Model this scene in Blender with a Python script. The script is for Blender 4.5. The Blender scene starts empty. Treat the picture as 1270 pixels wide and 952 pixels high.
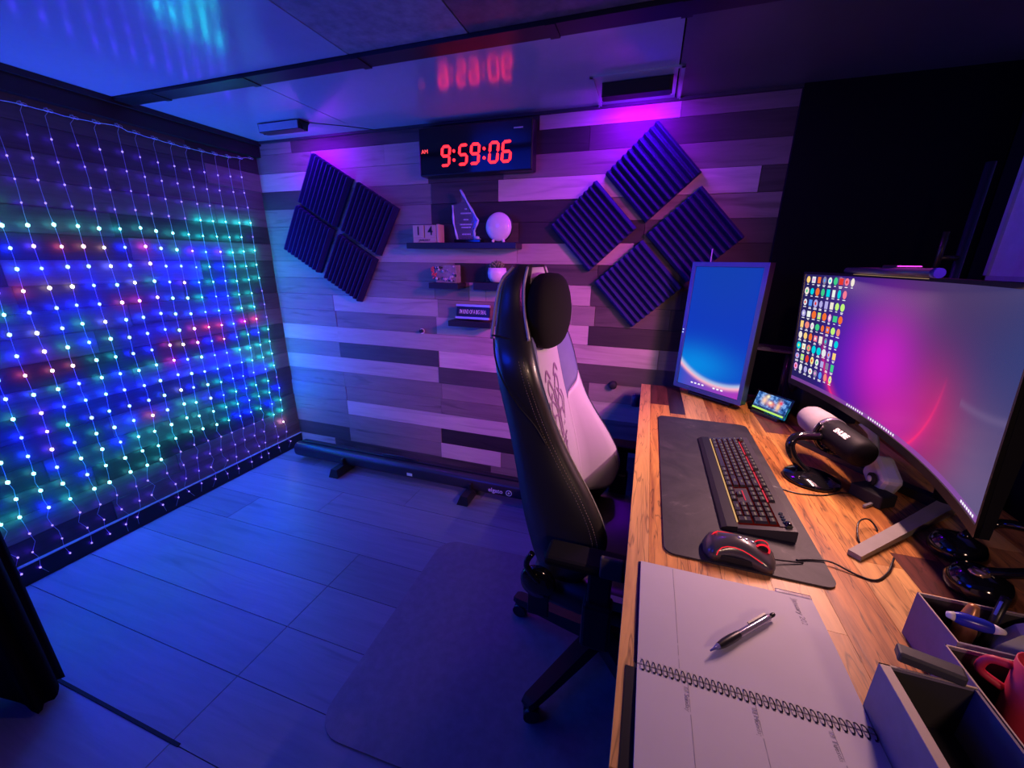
import bpy, bmesh, math, random
from mathutils import Vector, Matrix
random.seed(7)
SC = bpy.context.scene
COL = SC.collection
PI = math.pi

# ------------------------------------------------------------------ camera
cam_d = bpy.data.cameras.new('camera')
cam = bpy.data.objects.new('camera', cam_d)
COL.objects.link(cam)
RT = Vector((0.94877, 0.31577, 0.01127)); FW = Vector((-0.30167, 0.90656, -0.29542))
RT = (RT - FW * RT.dot(FW)).normalized(); UP = RT.cross(FW)
M = Matrix((RT, UP, -FW)).transposed().to_4x4()
M.translation = Vector((2.3486, -2.0861, 1.3159))
cam.matrix_world = M
cam_d.sensor_width = 36.0
cam_d.lens = 36.0 * 493.38 / 1270.0
cam_d.clip_start = 0.02
SC.camera = cam

# ------------------------------------------------------------------ world, exposure
w = bpy.data.worlds.new('world'); SC.world = w; w.use_nodes = True
w.node_tree.nodes['Background'].inputs[0].default_value = (0.0, 0.1, 1, 1)
w.node_tree.nodes['Background'].inputs[1].default_value = 0.001
vs = SC.view_settings
vs.view_transform = 'Standard'; vs.look = 'None'; vs.exposure = 0.0; vs.gamma = 1.0; vs.use_curve_mapping = False
SC.cycles.use_denoising = True
SC.cycles.max_bounces = 6
SC.cycles.sample_clamp_indirect = 4.0

# light strengths
BULB_W = 0.285
LAMP_W = 7.5
BAR_W = 9.0


rl = bpy.data.lights.new('room_lamp', 'AREA'); rl.shape = 'DISK'; rl.size = .22; rl.energy = 1.4; rl.color = (1, .58, .42); rl.spread = math.radians(70)
rlo = bpy.data.objects.new('room_lamp', rl); COL.objects.link(rlo); rlo.location = (3.05, -3.0, 1.75)
rlo.rotation_euler = (Vector(rlo.location) - Vector((2.35, -1.1, .95))).to_track_quat('Z', 'Y').to_euler()

pk_ = bpy.data.lights.new('pink_fill_light', 'AREA'); pk_.shape = 'DISK'; pk_.size = .25; pk_.energy = 5.0; pk_.color = (.85, .05, .80); pk_.spread = math.radians(60)  # added unseen fill standing in for pink bounce and monitor glow
pko = bpy.data.objects.new('pink_fill_light', pk_); COL.objects.link(pko); pko.location = (3.2, -1.3, 1.75)
pko.rotation_euler = (Vector(pko.location) - Vector((2.0, -.22, 1.02))).to_track_quat('Z', 'Y').to_euler()

bl_ = bpy.data.lights.new('blue_fill_light', 'AREA'); bl_.shape = 'DISK'; bl_.size = .9; bl_.energy = 9.0; bl_.color = (.0, .03, 1.0); bl_.spread = math.radians(110)  # added unseen fill, spreads blue over back wall, floor and chair
blo = bpy.data.objects.new('blue_fill_light', bl_); COL.objects.link(blo); blo.location = (.80, -2.35, 1.78)
blo.rotation_euler = (Vector(blo.location) - Vector((1.5, -.3, .9))).to_track_quat('Z', 'Y').to_euler()

# ------------------------------------------------------------------ node helpers
class NT:
    def __init__(s, name):
        s.m = bpy.data.materials.new(name); s.m.use_nodes = True
        s.t = s.m.node_tree; s.b = s.t.nodes['Principled BSDF']
        s.b.inputs['Base Color'].default_value = (.5, .5, .5, 1)
    def n(s, typ, **kw):
        x = s.t.nodes.new(typ)
        for k, v in kw.items(): setattr(x, k, v)
        return x
    def l(s, a, b): s.t.links.new(a, b)
    def math(s, op, a, b=None, c=None):
        x = s.n('ShaderNodeMath', operation=op)
        for i, v in enumerate((a, b, c)):
            if v is None: continue
            if isinstance(v, (int, float)): x.inputs[i].default_value = v
            else: s.l(v, x.inputs[i])
        return x.outputs[0]
    def mix(s, f, a, b, mode='MIX'):
        x = s.n('ShaderNodeMix', data_type='RGBA', blend_type=mode)
        x.clamp_factor = True
        for i, v in ((0, f), (6, a), (7, b)):
            if isinstance(v, (int, float)): x.inputs[i].default_value = v
            elif isinstance(v, tuple): x.inputs[i].default_value = v if len(v) == 4 else v + (1,)
            else: s.l(v, x.inputs[i])
        return x.outputs[2]
    def ramp(s, f, stops):
        x = s.n('ShaderNodeValToRGB'); e = x.color_ramp.elements
        while len(e) < len(stops): e.new(0.5)
        for el, (p, c) in zip(e, stops): el.position = p; el.color = c + (1,)
        s.l(f, x.inputs[0]); return x.outputs[0]
    def noise(s, vec, scale=5, detail=4, rough=.6, dist=0):
        x = s.n('ShaderNodeTexNoise')
        x.inputs['Scale'].default_value = scale; x.inputs['Detail'].default_value = detail
        x.inputs['Roughness'].default_value = rough; x.inputs['Distortion'].default_value = dist
        if vec is not None: s.l(vec, x.inputs['Vector'])
        return x.outputs[0]
    def pos(s, scale=(1, 1, 1), rand=0.0):
        g = s.n('ShaderNodeNewGeometry'); mp = s.n('ShaderNodeMapping')
        mp.inputs['Scale'].default_value = scale
        if rand:
            oi = s.n('ShaderNodeObjectInfo'); ad = s.n('ShaderNodeVectorMath', operation='ADD')
            cm = s.n('ShaderNodeCombineXYZ')
            r = s.math('MULTIPLY', oi.outputs['Random'], rand)
            for i in range(3): s.l(r, cm.inputs[i])
            s.l(g.outputs['Position'], ad.inputs[0]); s.l(cm.outputs[0], ad.inputs[1])
            s.l(ad.outputs[0], mp.inputs[0])
        else: s.l(g.outputs['Position'], mp.inputs[0])
        return mp.outputs[0]
    def bump(s, h, strength=.3, dist=.002):
        x = s.n('ShaderNodeBump'); x.inputs['Strength'].default_value = strength
        x.inputs['Distance'].default_value = dist
        s.l(h, x.inputs['Height']); s.l(x.outputs[0], s.b.inputs['Normal'])


MATS = {}
def mat(name, col=None, rough=.5, metal=0.0, bump=0, bscale=200, var=0.12, spec=.5, emit=None, estr=0, alpha=None, coat=0):
    if name in MATS: return MATS[name]
    t = NT(name); b = t.b
    b.inputs['Roughness'].default_value = rough; b.inputs['Metallic'].default_value = metal
    b.inputs['Specular IOR Level'].default_value = spec
    if coat: b.inputs['Coat Weight'].default_value = coat; b.inputs['Coat Roughness'].default_value = .1
    p = t.pos()
    nz = t.noise(p, 30, 3)
    c1 = tuple(c * (1 - var) for c in col); c2 = tuple(min(1, c * (1 + var)) for c in col)
    t.l(t.mix(nz, c1, c2), b.inputs['Base Color'])
    if bump: t.bump(t.noise(p, bscale, 3), bump, .001)
    if emit:
        b.inputs['Emission Color'].default_value = emit + (1,); b.inputs['Emission Strength'].default_value = estr
    MATS[name] = t.m
    return t.m

def wood(name, dark, light, scale, rough=.55, knot=0.35, rand=20, bump=.25, tone=.25, spec=.5, sharp=(.15, .85), lines=0.0):
    """scale: noise stretch of world position; small along the grain."""
    if name in MATS: return MATS[name]
    t = NT(name); b = t.b
    p = t.pos(scale, rand)
    n1 = t.noise(p, 1, 6, .62, .6)
    p2 = t.pos(tuple(v * .35 for v in scale), rand)
    n2 = t.noise(p2, 1, 3, .5, 1.5)
    col = t.ramp(n1, [(sharp[0], dark), (sharp[1], light)])
    oi = t.n('ShaderNodeObjectInfo')
    tv = t.math('MULTIPLY_ADD', oi.outputs['Random'], tone * 2, 1 - tone)
    k = t.ramp(n2, [(.27, (1 - knot,) * 3), (.42, (1, 1, 1))])
    col = t.mix(1.0, col, k, 'MULTIPLY')
    if lines:
        p3 = t.pos(tuple(v * 1.6 for v in scale), rand)
        n3 = t.noise(p3, 1, 2, .5, .4)
        q = t.math('ABSOLUTE', t.math('SUBTRACT', n3, .5))
        lk = t.ramp(q, [(.0, (1 - lines,) * 3), (.022, (1, 1, 1))])
        col = t.mix(1.0, col, lk, 'MULTIPLY')
    hv = t.n('ShaderNodeHueSaturation'); t.l(col, hv.inputs['Color']); t.l(tv, hv.inputs['Value'])
    t.l(hv.outputs[0], b.inputs['Base Color'])
    b.inputs['Roughness'].default_value = rough; b.inputs['Specular IOR Level'].default_value = spec
    if bump: t.bump(n1, bump, .002)
    MATS[name] = t.m
    return t.m

def emis(name, col, strength):
    if name in MATS: return MATS[name]
    t = NT(name); t.t.nodes.remove(t.b)
    e = t.n('ShaderNodeEmission'); e.inputs[0].default_value = col + (1,); e.inputs[1].default_value = strength
    t.l(e.outputs[0], t.t.nodes['Material Output'].inputs[0])
    MATS[name] = t.m
    return t.m

# ------------------------------------------------------------------ mesh helpers
class B:
    def __init__(s): s.bm = bmesh.new()
    def face(s, vs, mi=0):
        try:
            f = s.bm.faces.new(vs); f.material_index = mi; return f
        except ValueError: return None
    def box(s, c, d, mi=0, rot=None, bev=0):
        bm2 = bmesh.new(); bmesh.ops.create_cube(bm2, size=1)
        bmesh.ops.scale(bm2, vec=d, verts=bm2.verts)
        if bev: bmesh.ops.bevel(bm2, geom=bm2.edges[:], offset=bev, segments=2, profile=.5, affect='EDGES')
        m = Matrix.Translation(c) @ (rot.to_4x4() if rot else Matrix())
        return s.merge(bm2, m, mi)
    def merge(s, bm2, m, mi=0):
        bmesh.ops.transform(bm2, matrix=m, verts=bm2.verts)
        mp = {v: s.bm.verts.new(v.co) for v in bm2.verts}
        for f in bm2.faces:
            nf = s.bm.faces.new([mp[v] for v in f.verts]); nf.material_index = mi; nf.smooth = f.smooth
        bm2.free(); return s
    def cyl(s, a, b, r1, r2=None, n=20, mi=0, cap=True):
        r2 = r1 if r2 is None else r2
        a, b = Vector(a), Vector(b); d = b - a
        bm2 = bmesh.new()
        bmesh.ops.create_cone(bm2, cap_ends=cap, segments=n, radius1=r1, radius2=r2, depth=d.length)
        for f in bm2.faces: f.smooth = len(f.verts) == 4
        q = d.to_track_quat('Z', 'Y').to_matrix().to_4x4()
        return s.merge(bm2, Matrix.Translation((a + b) / 2) @ q, mi)
    def sph(s, c, r, mi=0, sub=2, sc=(1, 1, 1), rot=None):
        bm2 = bmesh.new(); bmesh.ops.create_icosphere(bm2, subdivisions=sub, radius=r)
        for f in bm2.faces: f.smooth = True
        m = Matrix.Translation(c) @ (rot.to_4x4() if rot else Matrix()) @ Matrix.Diagonal(sc + (1,))
        return s.merge(bm2, m, mi)
    def tube(s, pts, r, n=8, mi=0, cap=True):
        pts = [Vector(p) for p in pts]
        rs = r if isinstance(r, (list, tuple)) else [r] * len(pts)
        rings = []; nrm = None
        for i, p in enumerate(pts):
            t = (pts[min(i + 1, len(pts) - 1)] - pts[max(i - 1, 0)]).normalized()
            if nrm is None:
                nrm = t.orthogonal().normalized()
            nrm = (nrm - t * nrm.dot(t)).normalized(); bn = t.cross(nrm)
            rings.append([s.bm.verts.new(p + (nrm * math.cos(2 * PI * k / n) + bn * math.sin(2 * PI * k / n)) * rs[i]) for k in range(n)])
        for a, b in zip(rings, rings[1:]):
            for k in range(n):
                f = s.face([a[k], a[(k + 1) % n], b[(k + 1) % n], b[k]], mi)
                if f: f.smooth = True
        if cap:
            s.face(rings[0][::-1], mi); s.face(rings[-1], mi)
        return s
    def loft(s, rings, mi=0, closed=True, cap=True, smooth=True):
        R = [[s.bm.verts.new(p) for p in r] for r in rings]
        n = len(R[0])
        for a, b in zip(R, R[1:]):
            for k in range(n if closed else n - 1):
                f = s.face([a[k], a[(k + 1) % n], b[(k + 1) % n], b[k]], mi)
                if f: f.smooth = smooth
        if cap and closed:
            s.face(R[0][::-1], mi); s.face(R[-1], mi)
        return s
    def lathe(s, prof, c=(0, 0, 0), n=28, mi=0, rot=None):
        m = Matrix.Translation(c) @ (rot.to_4x4() if rot else Matrix())
        rings = [[m @ Vector((max(r, 1e-4) * math.cos(2 * PI * k / n), max(r, 1e-4) * math.sin(2 * PI * k / n), z)) for k in range(n)] for r, z in prof]
        ring = prof[0][0] > .002 and prof[-1][0] > .002
        if ring and abs(prof[0][1] - prof[-1][1]) < .004: rings.append(rings[0])
        return s.loft(rings, mi, cap=not ring)
    def prism(s, pts, h0, h1, plane='xy', mi=0):
        def V(u, v, h):
            return Vector((u, v, h)) if plane == 'xy' else Vector((u, h, v)) if plane == 'xz' else Vector((h, u, v))
        a = [s.bm.verts.new(V(u, v, h0)) for u, v in pts]; b = [s.bm.verts.new(V(u, v, h1)) for u, v in pts]
        n = len(a)
        s.face(a[::-1], mi); s.face(b, mi)
        for k in range(n): s.face([a[k], a[(k + 1) % n], b[(k + 1) % n], b[k]], mi)
        return s
    def xf(s, m): bmesh.ops.transform(s.bm, matrix=m, verts=s.bm.verts); return s
    def mesh(s, name, mats):
        bmesh.ops.recalc_face_normals(s.bm, faces=s.bm.faces)
        me = bpy.data.meshes.new(name); s.bm.to_mesh(me); s.bm.free()
        for m in (mats if isinstance(mats, (list, tuple)) else [mats]): me.materials.append(m)
        return me
    def obj(s, name, mats, parent=None, world=False, label=None):
        return link(name, s.mesh(name, mats), parent, world, label)

def link(name, me, parent=None, world=False, label=None, loc=None):
    o = bpy.data.objects.new(name, me); COL.objects.link(o)
    if parent:
        o.parent = parent
        if world: o.matrix_parent_inverse = WM(parent).inverted()
    if loc: o.location = loc
    if label: o['label'] = label
    return o

def WM(o):
    m = Matrix.LocRotScale(o.location, o.rotation_euler, o.scale)
    if o.parent: m = WM(o.parent) @ o.matrix_parent_inverse @ m
    return m

def thing(name, label, cat, loc=(0, 0, 0), rot=(0, 0, 0), group=None):
    o = bpy.data.objects.new(name, None); COL.objects.link(o)
    o.location = loc; o.rotation_euler = rot; o.empty_display_size = .05
    return tag(o, label, cat, group)
def tag(o, label, cat, group=None):
    o['label'] = label; o['category'] = cat
    if group: o['group'] = group
    return o
def struct(o, label=None):
    o['kind'] = 'structure'
    if label: o['label'] = label
    return o

def text_mesh(txt, size, depth=.0004, align='CENTER', bold=0):
    cu = bpy.data.curves.new('t', 'FONT'); cu.body = txt; cu.size = size; cu.extrude = depth
    cu.align_x = align; cu.align_y = 'CENTER'; cu.offset = bold; cu.resolution_u = 3
    o = bpy.data.objects.new('t', cu)
    me = bpy.data.meshes.new_from_object(o)
    bpy.data.objects.remove(o); return me
def text(name, txt, size, m, parent, loc, xdir, up, depth=.0004, align='CENTER', bold=0, sx=1.0):
    me = text_mesh(txt, size, depth, align, bold); me.name = name
    me.materials.clear(); me.materials.append(m)
    x = Vector(xdir).normalized(); u = Vector(up); u = (u - x * u.dot(x)).normalized(); z = x.cross(u)
    mm = Matrix((x, u, z)).transposed().to_4x4() @ Matrix.Diagonal((sx, 1, 1, 1)); mm.translation = loc
    me.transform(mm)
    return link(name, me, parent, True)

def spline(pts, n=6):
    pts = [Vector(p) for p in pts]; out = []
    P = [pts[0]] + pts + [pts[-1]]
    for i in range(1, len(P) - 2):
        for k in range(n):
            t = k / n; a, b, c, d = P[i - 1], P[i], P[i + 1], P[i + 2]
            out.append(.5 * ((2 * b) + (c - a) * t + (2 * a - 5 * b + 4 * c - d) * t * t + (3 * b - a - 3 * c + d) * t ** 3))
    out.append(pts[-1]); return out

def rotz(a): return Matrix.Rotation(a, 3, 'Z')
def rrect(w_, h_, r, n=5, cx=0, cy=0):
    out = []
    for sx, sy, a0 in ((1, 1, 0), (-1, 1, 90), (-1, -1, 180), (1, -1, 270)):
        for k in range(n + 1):
            a = math.radians(a0 + 90 * k / n)
            out.append((cx + sx * (w_ / 2 - r) + r * math.cos(a), cy + sy * (h_ / 2 - r) + r * math.sin(a)))
    return out

# unit cube shared by every plank / board of one material
_unit = {}
def slab(name, lo, hi, m, parent, label=None):
    key = m.name
    if key not in _unit:
        _unit[key] = B().box((0, 0, 0), (1, 1, 1)).mesh('slab_' + key, m)
    o = link(name, _unit[key], parent, False, label)
    o.location = [(a + b) / 2 for a, b in zip(lo, hi)]
    o.scale = [abs(b - a) for a, b in zip(lo, hi)]
    return o

# ------------------------------------------------------------------ common materials
BLACK = mat('black_plastic', (.012, .012, .014), .35)
BLACKM = mat('matte_black', (.010, .010, .012), .8)
BLACKG = mat('gloss_black', (.006, .006, .008), .08, coat=.5)
DARKPAINT = mat('black_paint', (.004, .004, .005), .85, spec=.2)
WHITEP = mat('white_plastic', (.75, .75, .76), .3)

ROOM_H = 1.979; XR = 3.5; YF = -3.3; XW = 2.834

# ================================================================== STRUCTURE
fl = struct(B().box((XR / 2, YF / 2, -.03), (XR + .2, -YF + .2, .05)).obj('floor', BLACKM))
FM = [wood('floor_oak_%s' % n_, d_, l_, (3.0, 34, 34), .42, .25, bump=.15, tone=.14, spec=.5) for n_, d_, l_ in
      (('ash', (.145, .16, .19), (.23, .25, .29)), ('driftwood', (.155, .17, .205), (.245, .265, .31)))]
rows = [0, -.25, -.45, -.65, -.85, -1.05, -1.255, -1.452, -1.652, -1.86, -2.06, -2.3, -2.7, YF]
rr = random.Random(3)
for i, (y1, y0) in enumerate(zip(rows, rows[1:])):
    xs = [0]
    if y0 < -.86: xs += [1.195]
    else: xs += [.35 + .41 * ((i * 2) % 3)]
    while xs[-1] < XR - .3: xs.append(xs[-1] + 1.2)
    xs[-1] = XR
    for a, b in zip(xs, xs[1:]):
        g = .0012
        slab('floorboard', (a + g, y0 + g, -.005), (b - g, y1 - g, rr.uniform(-.0006, 0)), FM[rr.random() < .5], fl)
B().box((.935, -1.650, .001), (.58, .009, .003)).obj('threshold_strip', mat('dark_rubber', (.006, .006, .008), .8), fl, True)

# ceiling panels
CG = mat('ceiling_panel_gloss', (.40, .44, .52), .17, bump=.0, var=.05, coat=.3)
CS = mat('ceiling_panel_speckled', (.30, .30, .32), .22, bump=.25, bscale=380, var=.5)
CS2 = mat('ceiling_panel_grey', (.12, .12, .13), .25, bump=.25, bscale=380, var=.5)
ce = struct(B().box((XR / 2, YF / 2, ROOM_H + .05), (XR + .2, -YF + .2, .05)).obj('ceiling', DARKPAINT))
def cpanel(x0, x1, y0, y1, m):
    slab('ceiling_panel', (x0 + .0025, y0 + .0025, ROOM_H), (x1 - .0025, y1 - .0025, ROOM_H + .02), m, ce)
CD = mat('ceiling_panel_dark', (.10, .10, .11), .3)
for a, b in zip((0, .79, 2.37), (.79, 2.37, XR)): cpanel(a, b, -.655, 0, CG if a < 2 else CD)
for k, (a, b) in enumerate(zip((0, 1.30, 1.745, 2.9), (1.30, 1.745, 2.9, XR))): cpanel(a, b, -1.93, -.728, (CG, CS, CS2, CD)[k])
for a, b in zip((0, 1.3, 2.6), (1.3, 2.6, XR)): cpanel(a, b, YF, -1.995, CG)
tr = B(); tr.box((XR / 2, -.6915, ROOM_H - .004), (XR, .073, .016)); o = tr.obj('trim_1', BLACK); struct(o, 'long black ceiling batten running across the room between panels')
for x in (.29, .80, 1.32, 2.0, 2.37, 2.9):
    B().box((x, -.6915, ROOM_H - .013), (.03, .08, .004)).obj('clip', BLACK, o, True)
tr = B(); tr.box((XR / 2, -1.9625, ROOM_H - .004), (XR, .065, .016)); struct(tr.obj('trim_2', BLACK))

# back wall with planks
PM = {
 'w': wood('plank_white_oak', (.50, .42, .35), (.68, .58, .49), (4, 40, 40), .55, .3, bump=.3, tone=.10),
 'l': wood('plank_light', (.36, .30, .25), (.52, .43, .37), (4, 40, 40), .55, .35, bump=.3, tone=.12),
 'm': wood('plank_mid', (.18, .145, .125), (.29, .235, .20), (4, 40, 40), .55, .45, bump=.3, tone=.15),
 'd': wood('plank_dark', (.05, .040, .037), (.10, .08, .07), (4, 40, 40), .6, .5, bump=.3, tone=.15),
 'k': wood('plank_walnut', (.016, .012, .012), (.040, .030, .028), (5, 55, 55), .6, .5, bump=.3, tone=.15),
}
wb = struct(B().box((XR / 2, .035, ROOM_H / 2), (XR + .2, .05, ROOM_H + .1)).obj('wall_back', BLACKM))
def lz(k): return (18.881 - k) * .101
back = [  # (right end x, tone) from the left wall to the end of the planks
 [(.28, 'm'), (1.16, 'd'), (1.78, 'k'), (2.399, 'l'), (XW, 'm')],
 [(.42, 'm'), (.912, 'l'), (1.30, 'l'), (2.02, 'k'), (XW, 'd')],
 [(.47, 'w'), (1.175, 'l'), (1.60, 'd'), (XW, 'm')],
 [(.46, 'd'), (1.19, 'm'), (1.573, 'd'), (2.740, 'w'), (XW, 'd')],
 [(.46, 'm'), (1.184, 'm'), (2.07, 'k'), (XW, 'm')],
 [(.46, 'm'), (1.19, 'm'), (1.684, 'd'), (2.30, 'k'), (XW, 'd')],
 [(.62, 'm'), (1.677, 'l'), (2.26, 'l'), (XW, 'k')],
 [(.46, 'm'), (1.314, 'm'), (1.50, 'k'), (2.10, 'd'), (XW, 'k')],
 [(.60, 'm'), (1.184, 'm'), (1.40, 'm'), (1.50, 'l'), (2.072, 'l'), (2.5, 'd'), (XW, 'k')],
 [(.453, 'm'), (1.20, 'l'), (2.10, 'm'), (2.46, 'd'), (XW, 'k')],
 [(.46, 'm'), (1.184, 'm'), (2.074, 'l'), (XW, 'k')],
 [(.458, 'l'), (1.55, 'l'), (2.429, 'l'), (XW, 'm')],  # last plank darker: shade put into its tone
 [(.46, 'm'), (1.191, 'd'), (1.60, 'w'), (XW, 'd')],
 [(1.184, 'l'), (2.094, 'd'), (XW, 'm')],
 [(.467, 'm'), (1.20, 'm'), (1.8, 'm'), (XW, 'l')],
 [(.47, 'm'), (1.190, 'm'), (XW, 'm')],
 [(.466, 'm'), (1.95, 'w'), (XW, 'm')],
 [(.47, 'm'), (1.184, 'm'), (2.0, 'k'), (XW, 'd')],
 [(.46, 'd'), (1.179, 'm'), (1.590, 'w'), (2.2, 'm'), (XW, 'd')],
 [(.322, 'l'), (1.522, 'd'), (2.2, 'm'), (XW, 'd')],
]
def planks(parent, table, side):
    pr = random.Random(11 + (side == 'left'))
    for r, row in enumerate(table):
        z1 = ROOM_H if r == 0 else lz(r - 1); z0 = 0 if r == len(table) - 1 else lz(r)
        a = 0
        for b, t in row:
            g = .0008; pd = pr.uniform(.0065, .0105)
            if side == 'back': slab('plank', (a + g, -pd + .01 - .01, z0 + g), (b - g, .012, z1 - g), PM[t], parent)
            else: slab('plank', (-.012, -b + g, z0 + g), (pd - .004, -a - g, z1 - g), LM[t], parent)
            a = b
planks(wb, back, 'back')
bk = B(); bk.box(((XW + XR) / 2, -.012, ROOM_H / 2), (XR - XW, .03, ROOM_H)); bk.obj('black_panel', DARKPAINT, wb, True)
tr = B().box((XW / 2, -.012, ROOM_H - .006), (XW, .02, .012)).obj('trim_3', mat('trim_dark', (.03, .03, .04), .5)); struct(tr)

# left wall with darker planks
LM = {
 'w': wood('stained_plank_pale', (.16, .12, .10), (.30, .24, .20), (60, 5, 60), .5, .3, bump=.3, tone=.1),
 'l': wood('stained_plank_light', (.11, .09, .08), (.20, .165, .15), (60, 5, 60), .5, .35, bump=.3, tone=.15),
 'm': wood('stained_plank_mid', (.07, .06, .057), (.135, .11, .10), (60, 5, 60), .5, .4, bump=.3, tone=.2),
 'd': wood('stained_plank_dark', (.032, .027, .027), (.068, .056, .052), (60, 5, 60), .5, .4, bump=.3, tone=.2),
}
wl = struct(B().box((-.035, YF / 2, ROOM_H / 2), (.05, -YF + .2, ROOM_H + .1)).obj('wall_left', BLACKM))
lr = random.Random(21); lt = []
for r in range(20):
    row = []; a = lr.uniform(.2, .9)
    while a < -YF:
        row.append((a, lr.choices('lmd', (.25, .45, .3))[0])); a += lr.uniform(.45, 1.2)
    row.append((-YF, 'd')); lt.append(row)
lt[1][0] = (.42, 'd'); lt[2] = [(.34, 'w'), (1.2, 'm')] + [q for q in lt[2] if q[0] > 1.3]
lt[10] = [(.25, 'l'), (1.0, 'm'), (1.75, 'l')] + [q for q in lt[10] if q[0] > 1.8]
lt[12] = [(.25, 'm'), (.9, 'l'), (1.5, 'm')] + [q for q in lt[12] if q[0] > 1.6]
planks(wl, lt, 'left')
hd = B(); hd.box((.022, YF / 2, 1.936), (.036, -YF, .084)); hd.box((.045, YF / 2, 1.967), (.02, -YF, .022))
struct(hd.obj('trim_4', mat('header_black', (.012, .010, .012), .5)), 'black header board along the top of the wall behind the light curtain')
sk = B(); sk.box((.009, YF / 2, .043), (.018, -YF, .086)); skm = sk.obj('baseboard_left', mat('baseboard_black', (.012, .011, .014), .4)); struct(skm)
B().box((.0125, YF / 2, .0885), (.020, -YF, .0022)).obj('bead', mat('bead_white', (.35, .35, .38), .4), skm, True)
# the rest of the shell
struct(B().box((XR + .03, YF / 2, ROOM_H / 2), (.05, -YF + .2, ROOM_H + .1)).obj('wall_right', DARKPAINT))
struct(B().box((XR / 2, YF - .03, ROOM_H / 2), (XR + .2, .05, ROOM_H + .1)).obj('wall_front', DARKPAINT))

# ================================================================== CURTAIN LIGHTS
def bulb_kind(y, z, rnd):
    Y, Z = -y, z
    def near(py, pz, ry, rz): return ((Y - py) / ry) ** 2 + ((Z - pz) / rz) ** 2 < 1
    for py, pz, ry, rz in ((1.15, 1.17, .14, .05), (1.17, .86, .13, .08), (1.02, 1.37, .16, .06), (.83, 1.12, .05, .09),
                           (.52, .92, .15, .08), (.26, .96, .10, .06), (.90, .60, .06, .06), (.70, .86, .05, .08),
                           (1.35, 1.12, .09, .05), (.72, 1.38, .05, .06)):
        if near(py, pz, ry, rz): return rnd.choices(('magenta', 'red', 'warm', 'violet', 'blue'), (.34, .24, .18, .14, .1))[0]
    top = 1.455 if Y > .3 else 1.5
    if z > top + .055:
        return 'bright' if rnd.random() < .02 else 'dim'
    if abs(z - top) < .06: return 'cyan'
    if z < .28 + .10 * max(0, .5 - abs(Y - .6)): return 'bright' if rnd.random() < .05 else 'dim'
    if z < .50: return 'cyan' if rnd.random() < .75 else 'blue'
    if Y < .34 and Y > .14: return 'cyan' if rnd.random() < .8 else 'blue'
    if Y <= .14: return 'dim' if rnd.random() < .8 else 'bright'
    return rnd.choices(('blue', 'azure', 'cyan', 'violet', 'white'), (.40, .26, .18, .10, .06))[0]
KIND = {  # core colour, core strength, light colour, light weight
 'dim': ((.40, .28, 1), 1.5, (.05, .006, 1), .11), 'blue': ((.30, .50, 1), 3, (.0, .006, 1), 3.4),
 'azure': ((.35, .80, 1), 3, (.0, .022, 1), 3.0), 'cyan': ((.35, 1, 1), 3.5, (.0, .32, .36), 1.15),
 'violet': ((.65, .45, 1), 5, (.03, .002, 1), 2.0), 'magenta': ((1, .45, .85), 5, (.6, .0, .75), .7),
 'red': ((1, .6, .6), 5, (.8, .02, .22), .42), 'warm': ((1, .88, .75), 5, (.7, .25, .30), .25),
 'white': ((.85, .9, 1), 6, (.02, .04, 1), 1.2), 'bright': ((1, .85, .95), 9, (.8, .3, .75), .4)}
curtain = thing('curtain_light', 'curtain of glowing blue and magenta bead light strings hanging over the dark plank wall', 'light curtain', (.03, -.8, 1.86))
WIRE = mat('clear_wire', (.55, .6, .7), .35)
HOOK = mat('clear_hook', (.6, .65, .75), .2)
knots = [-.068, -.139, -.210, -.287, -.358, -.431, -.504, -.578, -.651, -.716, -.797, -.870, -.947, -1.02, -1.093, -1.166, -1.239, -1.312, -1.385, -1.45]
kz = [1.880, 1.866, 1.858, 1.855, 1.854, 1.853, 1.855, 1.858, 1.862, 1.872, 1.864, 1.860, 1.862, 1.862, 1.856, 1.85, 1.85, 1.852, 1.856, 1.862]
top = [(.03, y + dy, z + dz) for y, z in zip(knots, kz) for dy, dz in ((0, 0), (-.036, -.002))]
B().tube(top, .0016, 6).obj('top_wire', WIRE, curtain, True)
bulb_me = {}
for k, (cc, cs, lc, lw) in KIND.items():
    me = B().sph((0, 0, 0), .0047, sub=1, sc=(1, 1, 1.25)).mesh('bulb_' + k, emis('led_' + k, cc, cs)); bulb_me[k] = me
lights = {}
for k, (cc, cs, lc, lw) in KIND.items():
    ld = bpy.data.lights.new('led_' + k, 'POINT'); ld.color = lc; ld.energy = BULB_W * lw; ld.shadow_soft_size = .008
    lights[k] = ld
br = random.Random(5)
far = []
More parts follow.
